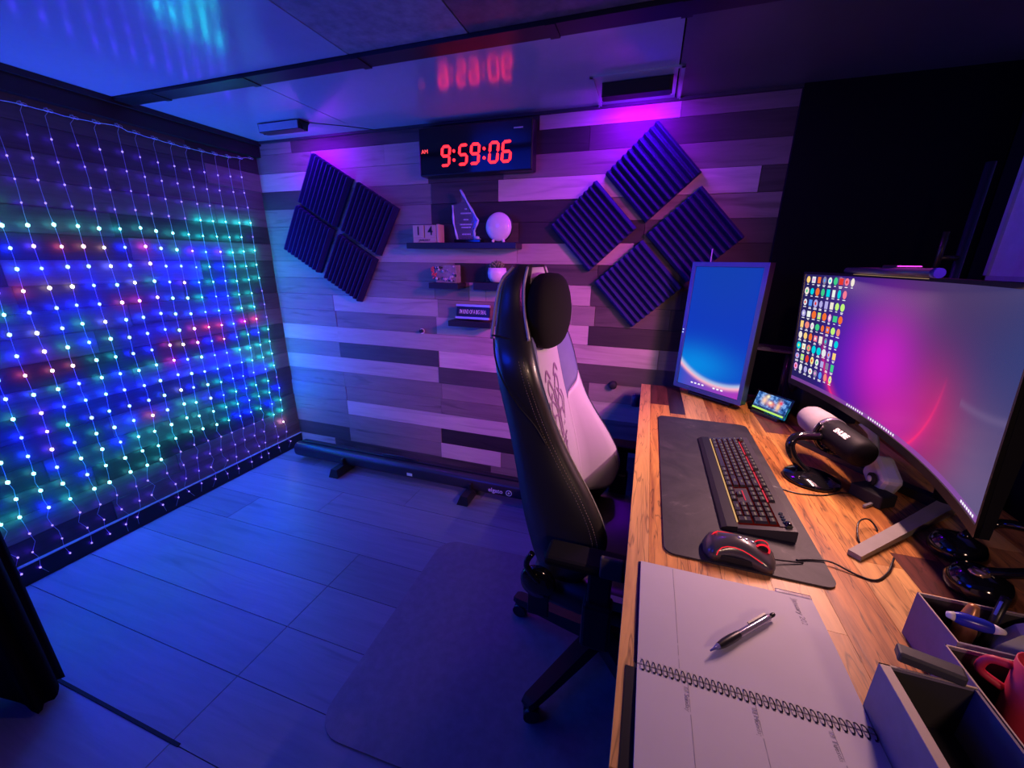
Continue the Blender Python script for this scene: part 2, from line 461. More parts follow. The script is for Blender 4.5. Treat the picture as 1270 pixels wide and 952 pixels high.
for i, (y, z) in enumerate(zip(knots, kz)):
    h = B()
    for s_ in (-1, 1): h.tube([(.028, y + s_ * .006 + .008 * math.cos(a), z + .002 + .005 * math.sin(a)) for a in [t * PI / 4 for t in range(9)]], .0014, 5)
    h.tube([(.004, y, z + .014), (.022, y, z + .012), (.03, y, z)], .0016, 5)
    h.obj('hook', HOOK, curtain, True)
    if i == 0 : continue
    pts = []; n = 23
    ph = br.uniform(0, 6); amp = br.uniform(.0, .006)
    bulbs = []
    for j in range(n * 2 + 2):
        zz = z - .020 - j * .0405 + (br.uniform(-.003, .003))
        sway = amp * math.sin(j * .5 + ph) + (j / 46) ** 6 * br.uniform(-.03, .03)
        if zz < .012: break
        pts.append((.0195 + br.uniform(-.002, .002), y - i * .0009 + sway, zz))
        if j % 2 == 0 and j: bulbs.append(pts[-1])
    st = B().tube([(.03, y, z)] + pts, .0009, 4).obj('strand', WIRE, curtain, True)
    for p in bulbs:
        kd = bulb_kind(p[1], p[2], br)
        if i >= 7:
            o = link('bulb', bulb_me[kd], st, False)
            o.location = p; o.matrix_parent_inverse = WM(st).inverted()
            r_ = (.85 if kd == 'dim' else 1.4) * (.85 + .3 * br.random()); o.scale = (r_,) * 3
        else: far.append((p, kd))
        lo = bpy.data.objects.new('bulb_light', lights[kd]); COL.objects.link(lo)
        lo.parent = curtain; lo.matrix_parent_inverse = WM(curtain).inverted(); lo.location = (p[0] + .002, p[1], p[2])
kk = list(KIND); fb = B()
for p, kd in far: fb.sph(p, .0045, mi=kk.index(kd), sub=1)
o = fb.obj('far_bulbs', [emis('led_' + k, None, 0) for k in kk], curtain, True); o['kind'] = 'stuff'

# black cloth hung at the left edge
cl = []
for j in range(15):
    t = j / 14; z = .035 + (ROOM_H - .05) * t
    ring = []
    for k in range(40):
        a = 2 * PI * k / 40
        rx = .125 - .01 * t; ry = .05
        f = 1 + .13 * math.sin(7 * a + .8 * t) + .06 * math.sin(11 * a + 2)
        ring.append((.640 + rx * f * math.cos(a) - .03 * t, -1.70 + ry * f * math.sin(a), z + (.02 * math.sin(3 * a) if j == 0 else 0)))
    cl.append(ring)
tag(B().loft(cl).obj('black_curtain', mat('black_cloth', (.006, .006, .008), .95, spec=.1, bump=.3)), 'black cloth curtain bunched and hanging to the floor at the left edge', 'curtain')

# ================================================================== CEILING LAMPS
def wall_washer(name, label, x0, x1, y, hgt, facecol):
    t = thing(name, label, 'lamp', ((x0 + x1) / 2, y, ROOM_H), group='light bars under the ceiling')
    L = x1 - x0; h = hgt
    b = B(); b.prism([(-.012, -.004), (.055, -.004), (.045, -h), (-.008, -h)], -L / 2, L / 2, 'yz')
    b.obj('housing', BLACK, t)
    B().box((0, -.0125, -h / 2 - .002), (L - .012, .003, h - .008), bev=.001).obj('front_panel', facecol, t)
    B().box((0, .056, -h / 2), (L - .03, .004, h * .5)).obj('lens', emis('violet_led_lens', (.40, .02, 1), 2), t)
    for s in (-1, 1): B().prism([(-.014, -.002), (.06, -.002), (.02, -h - .004)], s * L / 2, s * L / 2 + .004, 'yz').obj('end_cap', BLACK, t)
    ld = bpy.data.lights.new(name + '_light', 'AREA'); ld.shape = 'RECTANGLE'; ld.size = L - .04; ld.size_y = .03
    ld.color = (.22, .0, 1.0); ld.energy = LAMP_W
    lo = bpy.data.objects.new('lamp_light', ld); COL.objects.link(lo); lo.parent = t
    lo.location = (0, .066, -h / 2 - .004); lo.rotation_euler = (math.radians(28), 0, 0)
    return t, ld
t1, l1 = wall_washer('light_bar', 'pale faced ceiling light bar nearest the light curtain', .35, .615, -.265, .042, mat('frosted_panel', (.45, .5, .6), .35))
l1.energy = LAMP_W * .55
B().tube([(.62, -.24, 1.972), (.70, -.20, 1.968), (.80, -.14, 1.966), (.9, -.03, 1.97)], .002, 6).obj('cord', BLACK, t1, True)
t2, l2 = wall_washer('light_bar', 'black ceiling light bar above the right cluster of foam tiles', 2.095, 2.35, -.245, .048, BLACKM)
fr = thing('ceiling_frame', 'raised square frame on the ceiling around the right light bar', 'frame', (2.22, -.13, ROOM_H))
for lo, hi in (((2.055, -.325, -.006), (2.39, -.312, 0)), ((2.055, -.325, -.006), (2.068, -.02, 0)), ((2.377, -.325, -.006), (2.39, -.02, 0))):
    c = [(a + b) / 2 for a, b in zip(lo, hi)]; c[2] += ROOM_H
    B().box(c, [b - a for a, b in zip(lo, hi)]).obj('rail', CG, fr, True)
for x in (2.055, 2.39):
    B().cyl((x, -.02, ROOM_H - .009), (x, -.02, ROOM_H - .004), .005, n=10).obj('screw', mat('screw_metal', (.5, .5, .52), .3, 1), fr, True)

# ================================================================== FOAM TILES
FOAM = mat('acoustic_foam', (.014, .011, .11), .95, bump=.5, bscale=500, var=.3)
def foam_mesh():
    S = .288; n = 10; b = B()
    pts = [(-S / 2, 0), (-S / 2, .018)]
    for k in range(n):
        u0 = -S / 2 + S * k / n; w_ = S / n
        pts += [(u0 + w_ * .12, .020), (u0 + w_ * .42, .046), (u0 + w_ * .58, .046), (u0 + w_ * .92, .020)]
    pts += [(S / 2, .018), (S / 2, 0)]
    # profile in u (x) and depth (-y); ribs along z
    rings = []
    for v in (-S / 2, -S / 2 + .004, S / 2 - .004, S / 2):
        e = .85 if abs(v) == S / 2 else 1
        rings.append([(u, -d * e, v) for u, d in pts])
    return b.loft(rings, smooth=False).mesh('foam_tile', FOAM)
fme = foam_mesh()
names1 = ['upper left of left cluster, catching blue light', 'upper right of left cluster, nearly black', 'lower left of left cluster, nearest light curtain', 'lowest of the left cluster']
for (x, z), l in zip(((.508, 1.694), (.795, 1.533), (.345, 1.428), (.628, 1.262)), names1):
    o = link('foam_tile', fme); o.location = (x, -.0105, z); o.rotation_euler = (0, math.radians(30), 0)
    tag(o, 'ridged dark foam tile, ' + l, 'foam tile', 'acoustic foam tiles on the left')
names2 = ['top of right cluster, lit violet', 'left of right cluster, nearest the chair', 'right of right cluster, in shadow', 'lowest of right cluster, beside portrait monitor']
for (x, z), l in zip(((2.308, 1.694), (2.062, 1.474), (2.515, 1.432), (2.292, 1.212)), names2):
    o = link('foam_tile', fme); o.location = (x, -.0105, z); o.rotation_euler = (0, math.radians(-43.5), 0)
    tag(o, 'ridged dark foam tile, ' + l, 'foam tile', 'acoustic foam tiles on the right')

# ================================================================== WALL CLOCK
ck = thing('digital_clock', 'large black wall clock with glowing red digits reading 9:59:06', 'clock', (1.47, -.04, 1.73))
b = B(); b.box((1.47, -.045, 1.835), (.60, .07, .218), bev=.006); b.obj('case', BLACK, ck, True)
b = B(); b.box((1.47, -.081, 1.835), (.585, .003, .204)); b.obj('front_glass', BLACKG, ck, True)
RED = emis('red_led', (1, .012, .022), 5.0); 
SEG = {'0': 'abcdef', '5': 'afgcd', '6': 'afgedc', '9': 'abcdfg'}
def digit(ch, x, z, w_, h_):
    b = B(); t = .0115; sl = .10; g = .0015
    def seg(x0, z0, x1, z1):
        hor = abs(x1 - x0) > abs(z1 - z0)
        pts = [(x0 + g, z0), (x0 + t / 2 + g, z0 + t / 2), (x1 - t / 2 - g, z0 + t / 2), (x1 - g, z0), (x1 - t / 2 - g, z0 - t / 2), (x0 + t / 2 + g, z0 - t / 2)] if hor else \
              [(x0, z0 + g), (x0 + t / 2, z0 + t / 2 + g), (x0 + t / 2, z1 - t / 2 - g), (x0, z1 - g), (x0 - t / 2, z1 - t / 2 - g), (x0 - t / 2, z0 + t / 2 + g)]
        b.prism([(x + px + sl * pz, z + pz) for px, pz in pts], -.086, -.0825, 'xz')
    W, H = w_, h_
    co = {'a': (0, H, W, H), 'g': (0, H / 2, W, H / 2), 'd': (0, 0, W, 0), 'f': (0, H / 2, 0, H), 'b': (W, H / 2, W, H), 'e': (0, 0, 0, H / 2), 'c': (W, 0, W, H / 2)}
    for s in SEG[ch]: seg(*co[s])
    b.obj('digit', RED, ck, True)
X0 = 1.298
for ch, x in (('9', 1.297), ('5', 1.392), ('9', 1.455), ('0', 1.553), ('6', 1.618)): digit(ch, x, 1.769, .041, .083)
for x in (1.367, 1.528):
    b = B()
    for z in (1.79, 1.83): b.cyl((x, -.086, z), (x, -.0825, z), .007, n=10)
    b.obj('colon', RED, ck, True)
text('am_marker', 'AM', .026, emis('red_led_small', (1, .06, .08), 2.0), ck, (1.205, -.084, 1.836), (1, 0, 0), (0, 0, 1))
B().box((1.70, -.084, 1.905), (.045, .001, .006)).obj('nameplate', mat('silver_print', (.5, .5, .55), .4), ck, True)

# ================================================================== SHELVES AND DISPLAY ITEMS
SHELF = mat('shelf_black', (.018, .018, .022), .4)
def shelf(x0, x1, z0, z1, label, d=.10):
    b = B(); b.box(((x0 + x1) / 2, -.012 - d / 2, (z0 + z1) / 2), (x1 - x0, d, z1 - z0), bev=.002)
    return tag(b.obj('wall_shelf', SHELF), label, 'shelf', 'small black wall shelves')
shelf(1.082, 1.705, 1.374, 1.404, 'long black floating shelf holding the date blocks and trophy')
shelf(1.205, 1.382, 1.168, 1.198, 'short black shelf under the flower planter block')
shelf(1.470, 1.66, 1.168, 1.206, 'short black shelf under the succulent pot')
shelf(1.315, 1.565, .968, .998, 'black shelf under the lettered desk sign')

PALEWOOD = wood('block_wood', (.50, .40, .30), (.66, .55, .43), (40, 40, 8), .5, .1, tone=.05)
INK = mat('black_ink', (.01, .01, .01), .6)
ca = thing('calendar_blocks', 'pale wooden date blocks reading 14 on the long shelf', 'calendar', (1.19, -.07, 1.404))
for x, d in ((1.154, '1'), (1.226, '4')):
    o = B().box((x, -.07, 1.404 + .026 + .030), (.066, .066, .062), bev=.002).obj('number_block', PALEWOOD, ca, True)
    text('numeral', d, .060, INK, o, (x, -.1036, 1.461), (1, 0, 0), (0, 0, 1), bold=.0008)
o = B().box((1.19, -.07, 1.404 + .0125), (.138, .066, .025), bev=.002).obj('month_block', PALEWOOD, ca, True)
text('month', 'JANUARY', .016, INK, o, (1.19, -.1036, 1.4165), (1, 0, 0), (0, 0, 1))
B().box((1.268, -.07, 1.404 + .046), (.012, .066, .09), bev=.002).obj('stand', PALEWOOD, ca, True)

gl = NT('etched_glass'); gl.b.inputs['Base Color'].default_value = (.7, .8, 1, 1); gl.b.inputs['Roughness'].default_value = .08
gl.b.inputs['Transmission Weight'].default_value = .9; gl.b.inputs['IOR'].default_value = 1.3
gl.t.links.new(gl.noise(gl.pos(), 40), gl.b.inputs['Coat Weight'])
GLASS = gl.m
FACET = mat('facet_edge', (.45, .6, .9), .15, var=.3)
aw = thing('glass_award', 'faceted clear award with a tall jagged peak and etched lines', 'award', (1.44, -.075, 1.404))
B().box((1.435, -.075, 1.412), (.15, .05, .016), bev=.003).obj('base', BLACKG, aw, True)
pk = [(1.375, 1.42), (1.355, 1.50), (1.352, 1.585), (1.40, 1.60), (1.398, 1.655), (1.445, 1.58), (1.492, 1.51), (1.470, 1.46), (1.474, 1.42)]
B().prism(pk, -.083, -.067, 'xz').obj('plate', GLASS, aw, True)
ed = B()
for seg_ in (pk[4:9], pk[0:3]):
    p3 = [Vector((x, -.085, z)) for x, z in seg_]; p3 = [a.lerp(c, t) for a, c in zip(p3, p3[1:]) for t in (0, .33, .67)] + [p3[-1]]; ed.tube(p3, [.0052 + .002 * math.sin(i * 2.1) for i in range(len(p3))], 5)
ed.sph((1.487, -.09, 1.427), .011, sub=1, sc=(1.4, 1, .9)); ed.sph((1.503, -.09, 1.418), .007, sub=1)
ed.obj('bevelled_edge', FACET, aw, True)
et = B()
for z, w_ in ((1.565, .012), (1.545, .06), (1.515, .03), (1.492, .07), (1.478, .055), (1.445, .05)):
    n_ = int(w_ / .006)
    for k in range(n_): et.box((1.425 - w_ / 2 + (k + .5) * w_ / n_, -.0845, z), (w_ / n_ * .6, .0008, .005 + .002 * (k % 2)))
et.obj('etched_lines', mat('etch_white', (.6, .65, .9), .6), aw, True)

dsk = thing('round_ornament', 'glossy white round dish ornament standing on the long shelf', 'ornament', (1.602, -.07, 1.404))
R90 = Matrix.Rotation(PI / 2, 3, 'X')
B().lathe([(.0, .028), (.03, .026), (.052, .019), (.066, .008), (.070, 0), (.066, -.008), (.04, -.016), (0, -.018)], (1.602, -.08, 1.478), 40, rot=R90).obj('dish', mat('white_gloss', (.8, .8, .82), .12, coat=.6), dsk, True)
for s in (-1, 1): B().sph((1.602 + s * .028, -.088, 1.411), .008, sub=2).obj('foot', WHITEP, dsk, True)
B().lathe([(.074, -.003), (.074, .003), (.070, .004), (.070, -.004)], (1.602, -.08, 1.478), 40, rot=R90).obj('rim', BLACK, dsk, True)

pl = thing('planter_block', 'small speckled planter block with a red flower at its left end', 'planter', (1.29, -.06, 1.198))
B().box((1.300, -.06, 1.245), (.125, .06, .094), bev=.004).obj('block', mat('grey_stone', (.25, .25, .27), .8, bump=.4, var=.5), pl, True)
lf = B(); pr = random.Random(9)
for _ in range(34):
    lf.sph((pr.uniform(1.245, 1.365), -.09 - pr.uniform(0, .012), pr.uniform(1.205, 1.295)), pr.uniform(.004, .009), sub=1, mi=pr.choice((0, 1, 2)), sc=(1, .5, 1))
lf.obj('leaf_cluster', [mat('pale_petal', (.6, .6, .6), .6), mat('dark_leaf', (.03, .06, .05), .6), mat('lilac_petal', (.35, .3, .5), .6)], pl, True)
fw_ = B()
for k in range(16):
    a = k * 2.4; r_ = .0035 * math.sqrt(k)
    fw_.sph((1.228 + r_ * math.cos(a), -.092, 1.268 - .02 * (k % 3) + r_ * math.sin(a)), .0075, sub=1, sc=(1, .6, 1))
fw_.obj('red_flower', mat('red_petal', (.75, .08, .10), .5), pl, True, 'red flower head')

po = thing('succulent_pot', 'round white pot with a small green succulent on the wall shelf', 'plant', (1.588, -.065, 1.206))
B().lathe([(.018, 0), (.034, .006), (.047, .026), (.050, .05), (.046, .075), (.042, .075), (.040, .06), (0, .06)], (1.588, -.065, 1.206), 28).obj('pot', WHITEP, po, True)
lf = B()
for k in range(40):
    a = k * 2.4; r_ = .036 * math.sqrt(k / 40)
    q = Matrix.Rotation(a, 3, 'Z') @ Matrix.Rotation(.9 * r_ / .036, 3, 'Y')
    lf.sph((1.588 + r_ * math.cos(a), -.068 + r_ * math.sin(a), 1.286 + .022 * (1 - k / 40)), .008, sub=1, sc=(.55, .55, 1.7), rot=q)
lf.obj('succulent_leaves', mat('succulent_green', (.20, .26, .13), .55), po, True)

sg = thing('desk_sign', "small black desk sign lettered I'M KIND OF A BIG DEAL between silver rails", 'sign', (1.445, -.06, .998))
tilt = Matrix.Rotation(math.radians(-12), 3, 'X')
def sgp(u, d, v): q = tilt @ Vector((u, d, v)); return (1.445 + q.x, -.07 + q.y, 1.002 + q.z)
B().box(sgp(0, 0, .042), (.195, .01, .060), rot=tilt).obj('plate', BLACK, sg, True)
SILV = mat('brushed_silver', (.72, .72, .76), .3, .6)
for v in (.010, .077): B().box(sgp(0, -.004, v), (.20, .02, .013), rot=tilt, bev=.002).obj('rail', SILV, sg, True)
u_ = tilt @ Vector((0, 0, 1))
text('lettering', "I'M KIND OF A BIG DEAL", .032, mat('white_print', (.75, .75, .8), .5, emit=None), sg, sgp(0, -.0062, .043), (1, 0, 0), u_, sx=.46, bold=.0003)

hk = thing('wall_peg', 'tiny black round peg on the planks left of the desk sign', 'peg', (1.088, -.01, .911))
B().cyl((1.088, -.03, .911), (1.088, -.008, .911), .011, n=16).obj('knob', BLACK, hk, True)
B().cyl((1.088, -.013, .909), (1.088, -.008, .909), .016, n=16).obj('ring', WHITEP, hk, True)
hk2 = tag(B().lathe([(.012, 0), (.02, .004), (.02, .03), (.014, .036), (0, .036)], (2.222, -.01, .70), 18, rot=R90).obj('cable_grommet', BLACKM), 'small black round grommet on the planks between chair and desk', 'grommet')

# ================================================================== TUBE SCREEN ON THE FLOOR
sc_ = thing('pullup_screen_case', 'long black tubular pull-up backdrop case on feet against the back wall', 'backdrop case', (1.1, -.22, 0))
b = B()
prof = rrect(.085, .095, .038, 6)
b.loft([[(x, -.205 + u * s, .082 + v * s) for u, v in prof] for x, s in ((.185, .75), (.195, .97), (.205, 1), (2.0, 1), (2.01, .97))])
b.obj('tube', mat('anodised_black', (.035, .035, .045), .32, .3), sc_, True)
B().box((1.1, -.185, .134), (1.75, .035, .012), bev=.003).obj('top_rail', BLACK, sc_, True)
B().tube(spline([(.86, -.19, .140), (.93, -.20, .152), (1.03, -.20, .150), (1.12, -.19, .140)], 4), .006, 8).obj('pull_handle', BLACK, sc_, True)
for x in (.60, 1.49):
    f = B(); f.prism([(-.045, 0), (.02, 0), (.028, .012), (.022, .06), (-.02, .06)], -.34, -.10, 'xz'); f.xf(Matrix.Translation((x, 0, 0)))
    f.box((x + .005, -.24, .07), (.02, .06, .06), bev=.004)
    f.obj('foot', BLACK, sc_, True)
B().box((1.088, -.2488, .072), (.036, .002, .018)).obj('level_sticker', emis('pale_green_sticker', (.5, .75, .55), .25) if False else mat('pale_green', (.75, .95, .75), .5), sc_, True, 'pale green sticker')
LOGO = mat('logo_white', (.8, .8, .85), .5)
text('wordmark', 'elgato', .036, LOGO, sc_, (1.645, -.2492, .077), (1, 0, 0), (0, 0, 1), bold=.0006)
b = B(); b.lathe([(.014, -.0008), (.014, .0008), (.018, .0008), (.018, -.0008)], (1.725, -.2492, .077), 20, rot=R90); b.cyl((1.725, -.250, .077), (1.725, -.2485, .077), .006, n=12)
b.obj('logo', LOGO, sc_, True)

# ================================================================== CHAIR MAT
cm = rrect(1.10, .88, .09, 6)
b = B(); b.prism(cm, 0, .004); b.xf(Matrix.Translation((2.085, -1.045, .0005)) @ Matrix.Rotation(math.radians(2.0), 4, 'Z'))
tag(b.obj('chair_mat', mat('grey_vinyl', (.17, .16, .19), .5, bump=.4, bscale=160, var=.3)), 'dark grey floor mat with rounded corners under the gaming chair', 'mat')

# ================================================================== DESK
DT = .75
dk = thing('desk', 'rustic butcher block desk top of mixed orange and dark wood staves on black legs', 'desk', (2.8, -.95, 0))
DW = {
 'o': wood('desk_wood_honey', (.32, .12, .025), (.76, .35, .075), (34, 3.0, 34), .42, .35, bump=.2, tone=.10, lines=.6, sharp=(.32, .62)),
 'a': wood('desk_wood_amber', (.26, .085, .018), (.64, .26, .055), (38, 3.4, 38), .42, .45, bump=.2, tone=.14, lines=.7, sharp=(.35, .6)),
 'p': wood('desk_wood_pale', (.42, .20, .06), (.80, .44, .13), (30, 2.6, 30), .42, .3, bump=.2, tone=.08, lines=.5, sharp=(.3, .6)),
 'r': wood('desk_wood_red', (.05, .014, .010), (.20, .055, .035), (40, 4, 40), .4, .5, bump=.2, tone=.1, lines=.5),
 'k': wood('desk_wood_dark', (.018, .008, .008), (.065, .026, .024), (40, 4, 40), .4, .5, bump=.2, tone=.1, lines=.5)}
xe = [2.362, 2.404, 2.477, 2.535, 2.62, 2.707, 2.79, 2.875, 2.96, 3.05, 3.14, 3.22]
st_ = [[(-1.75, 'p')], [(-.407, 'r'), (-1.75, 'o')], [(-.500, 'k'), (-1.2, 'o'), (-1.75, 'a')], [(-.95, 'p'), (-1.75, 'o')],
       [(-.70, 'a'), (-1.45, 'p'), (-1.75, 'o')], [(-.62, 'o'), (-1.75, 'a')], [(-.58, 'r'), (-1.24, 'o'), (-1.75, 'p')],
       [(-.9, 'a'), (-1.19, 'a'), (-1.30, 'r'), (-1.75, 'a')], [(-.8, 'o'), (-1.75, 'a')], [(-1.1, 'p'), (-1.75, 'o')], [(-1.75, 'a')]]
for (x0, x1), row in zip(zip(xe, xe[1:]), st_):
    a = -.124
    for b_, t in row:
        slab('stave', (x0 + .0003, b_ + .0003, DT - .036), (x1 - .0003, a - .0003, DT - .0004 * (len(t + 'x') % 2)), DW[t], dk); a = b_
for o in [c for c in dk.children]: o.matrix_parent_inverse = WM(dk).inverted()
for x in (2.44, 3.14):
    for y in (-.25, -1.62): B().box((x, y, (DT - .04) / 2), (.06, .06, DT - .045), bev=.003).obj('leg', BLACK, dk, True)
for y in (-.25, -1.62): B().box((2.79, y, DT - .06), (.66, .05, .04)).obj('crossbar', BLACK, dk, True)
B().box((2.35 + .85, -.95, .38), (.02, 1.35, .5)).obj('back_panel', BLACKM, dk, True)
dk2 = thing('side_table', 'paler wood table top butted against the near end of the desk', 'desk', (2.8, -2.1, 0))
for k, (x0, x1) in enumerate(zip(xe[::2], xe[2::2] + [3.22])):
    o = slab('stave', (x0 + .0003, -2.5, DT - .036), (x1 - .0003, -1.753, DT), DW['p' if k % 2 == 0 else 'o'], dk2); o.matrix_parent_inverse = WM(dk2).inverted()
for x in (2.44, 3.14):
    for y in (-1.82, -2.44): B().box((x, y, (DT - .036) / 2), (.05, .05, DT - .036)).obj('leg', BLACK, dk2, True)
ch = tag(B().lathe([(.0, 0), (.02, .0), (.02, .05), (.012, .056), (0, .056)], (2.343, -.20, .66), 18).box((2.35, -.20, .69), (.03, .03, .06), bev=.004).obj('headset_hook', mat('navy_plastic', (.02, .025, .08), .3)), 'small dark blue hook clamped to the far left corner of the desk', 'hook')

# desk mat
b = B(); b.prism(rrect(.300, .800, .022, 5), 0, .004); b.xf(Matrix.Translation((2.583, -.948, DT + .0003)))
PADM = NT('desk_pad_cloth'); n_ = PADM.noise(PADM.pos((1, 1, 1)), 9, 6, .7, 1.2)
PADM.l(PADM.ramp(n_, [(.35, (.020, .019, .021)), (.62, (.040, .037, .040)), (.74, (.10, .09, .095))]), PADM.b.inputs['Base Color'])
PADM.b.inputs['Roughness'].default_value = .6; PADM.bump(PADM.noise(PADM.pos(), 900, 2), .3, .0005)
tag(b.obj('desk_pad', PADM.m), 'long black scuffed desk pad under the keyboard and mouse', 'desk mat')

# ================================================================== KEYBOARD
kb = thing('keyboard', 'black backlit keyboard with wrist rest on the desk pad', 'keyboard', (2.625, -.982, DT + .0045))
KP = .0204; KR = .01475
KX0, KX1, KY0, KY1 = 2.553, 2.697, -.737, -1.230
def kz_(x): return .7665 + (x - 2.585) * .17
b = B()
sec = [(2.586, .7560), (2.586, .7650), (KX1 - .002, kz_(KX1) - .003), (KX1, kz_(KX1) - .006), (KX1, .7560)]
b.prism(sec, KY1, KY0, 'xz'); b.obj('body', mat('keyboard_shell', (.050, .045, .045), .35), kb, True)
b = B(); b.prism([(KX0, .7555), (KX0 + .002, .760), (KX0 + .012, .765), (2.5855, .768), (2.5855, .7555)], KY1, KY0, 'xz'); b.obj('wrist_rest', mat('rubber_black', (.008, .008, .009), .6), kb, True)
b = B(); b.prism([(2.590, kz_(2.59) - .0022), (2.590, kz_(2.59) - .0012), (2.677, kz_(2.677) - .0012), (2.677, kz_(2.677) - .0022)], KY1 + .014, KY0 - .012, 'xz')
b.prism([(2.5975 + .5 * KR, kz_(2.60) - .0012), (2.5975 + .5 * KR, kz_(2.60) - .0004), (2.5975 + 2.4 * KR, kz_(2.633) - .0004), (2.5975 + 2.4 * KR, kz_(2.633) - .0012)], KY0 - .014 - 18.4 * KP, KY0 - .014 - 15.2 * KP, 'xz', 1)
b.prism([(2.667, kz_(2.667) - .0012), (2.667, kz_(2.667) - .0002), (2.678, kz_(2.678) - .0002), (2.678, kz_(2.678) - .0012)], KY1 + .013, KY0 - .014 - 18.4 * KP, 'xz', 1)
b.obj('backlight_plate', [emis('key_backlight', (1, .035, .02), .06), mat('keyboard_shell')], kb, True, 'red glowing plate between the keys')
b = B(); b.box((2.5875, -.985, .7695), (.0022, .455, .0025)); b.obj('amber_light_strip', emis('amber_led', (1, .55, .22), .75), kb, True)
KP = .0204; KR = .01475
KEYM = mat('keycap', (.035, .032, .033), .25); LEG_GLINT = emis('key_legend_glint', (1, .62, .52), .22)  # glowing quads: key legends enlarged to paint glints on the keycap tops
key_cache = {}
def key(row, u, wu=1.0, hr=1.0, legend_glint=True):
    k = (round(wu, 2), hr, legend_glint)
    if k not in key_cache:
        w_ = wu * KP - .0022; d_ = hr * KR - .0020; b = B()
        b.loft([[(sx * d_ / 2 * s, sy * w_ / 2 - (0 if s == 1 else sy * .0018), z) for sx, sy in ((-1, -1), (1, -1), (1, 1), (-1, 1))] for s, z in ((1, 0), (.80, .0065))], 0, smooth=False)
        if legend_glint: b.box((.0010, 0, .0067), (.0034, min(.0115, w_ * .62), .0003), 1)
        key_cache[k] = b.mesh('keycap', [KEYM, LEG_GLINT])
    x = 2.5975 + row * KR + (.003 if row == 5 else 0) + (hr - 1) * KR / 2; y = KY0 - .014 - (u + wu / 2) * KP
    o = link('keycap', key_cache[k], kb); o.location = (x, y, kz_(x) - .001); o.rotation_euler = (0, -math.atan(.17), 0)
    o.matrix_parent_inverse = WM(kb).inverted()
def row_keys(r, u0, ws):
    u = u0
    for w_ in ws: key(r, u, w_, 1.0, w_ < 3); u += w_
row_keys(0, 0, [1.25, 1.25, 1.25, 6.25, 1.25, 1.25, 1.25, 1.25])
row_keys(1, 0, [2.25] + [1] * 10 + [2.75]); row_keys(2, 0, [1.75] + [1] * 11 + [2.25])
row_keys(3, 0, [1.5] + [1] * 12 + [1.5]); row_keys(4, 0, [1] * 13 + [2])
row_keys(5, 0, [1]); row_keys(5, 2, [1] * 4); row_keys(5, 6.5, [1] * 4); row_keys(5, 11, [1] * 4)
for r, us in ((0, (0, 1, 2)), (1, (1,)), (3, (0, 1, 2)), (4, (0, 1, 2)), (5, (0, 1, 2))):
    for u in us: key(r, 15.3 + u)
key(0, 18.6, 2); key(0, 20.6)
for r in (1, 2, 3, 4):
    for u in (0, 1, 2): key(r, 18.6 + u)
key(1 - 1, 21.6, 1, 2); key(2, 21.6, 1, 2); key(4, 21.6)
b = B()
for (u0, u1) in ((1.3, 5.7), (6.4, 10.5), (11.0, 15.1), (15.6, 18.2)):
    x = 2.5975 + 4.62 * KR; b.box((x, KY0 - .014 - (u0 + u1) / 2 * KP, kz_(x) + .0008), (.0022, (u1 - u0) * KP, .0012))
b.box((2.5975 + 1.6 * KR, KY0 - .014 - 16.9 * KP, kz_(2.62) + .0006), (.002, .045, .001))
b.obj('red_light_strip', emis('red_bar_led', (1, .06, .10), .8), kb, True)
for k in range(4):
    B().cyl((2.679, KY1 + .060 - k * .011, kz_(2.679) - .002), (2.679, KY1 + .060 - k * .011, kz_(2.679) + .0022), .0042, n=12).obj('media_button', BLACKG, kb, True)
B().cyl((2.683, KY1 + .010, kz_(2.683) + .001), (2.683, KY1 + .024, kz_(2.683) + .001), .006, n=14).obj('volume_wheel', BLACKG, kb, True)

# ================================================================== MOUSE
mo = thing('computer_mouse', 'black gaming mouse with red light line on the near end of the pad', 'mouse', (2.57, -1.312, DT + .0045), (0, 0, math.radians(-2)))
def msec(t):  # t 0 back .. 1 front ; returns half width, height
    w_ = .034 + .006 * math.cos(t * PI * 2 + .3) ; w_ *= min(1, (t * 7 + .15)) ** .5 * min(1, ((1 - t) * 9 + .4)) ** .5
    h = .014 + .028 * math.sin(PI * min(1, .12 + t * .80)) ** 1.1
    if t < .08: h *= (.45 + t * 7)
    return w_, h
rings = []
for j in range(21):
    t = j / 20; w_, h = msec(t); x = -.062 + .124 * t; r = []
    for k in range(17):
        a = PI * k / 16; r.append((x, w_ * math.cos(a) * (1.0 if k not in (0, 16) else .94), .001 + h * max(0, math.sin(a)) ** .62))
    rings.append(r)
b = B(); b.loft(rings); b.obj('shell', mat('mouse_satin', (.07, .06, .065), .28, coat=.3), mo)
def on_m(t, a, off=.0006):
    w_, h = msec(t); return (-.062 + .124 * t, w_ * math.cos(a) * (1 + off * 20), .001 + h * math.sin(a) ** .62 + off)
REDG = emis('mouse_red_led', (1, .02, .04), 1.1)
B().tube([on_m(.18 + .02 * k, PI + .35 + .0 - .9 * 0 + 0, 0) if False else on_m(t, a) for t, a in
          [(.17, PI - .25), (.19, PI - .5), (.24, PI - .68), (.32, PI - .72), (.42, PI - .68), (.52, PI - .62), (.62, PI - .55), (.72, PI - .48), (.80, PI - .42)]], .0008, 6).xf(Matrix.Diagonal((1, 1, 1, 1))).obj('light_line', REDG, mo)
lk = B().tube([on_m(t, a) for t, a in [(.17, .25), (.19, .5), (.24, .68), (.32, .72), (.42, .68), (.52, .62), (.62, .55), (.72, .48), (.80, .42)]], .0012, 6)
lk.obj('light_line', REDG, mo)
B().cyl((.040, -.006, .030), (.040, .006, .030), .0125, n=20).obj('scroll_wheel', BLACKM, mo)
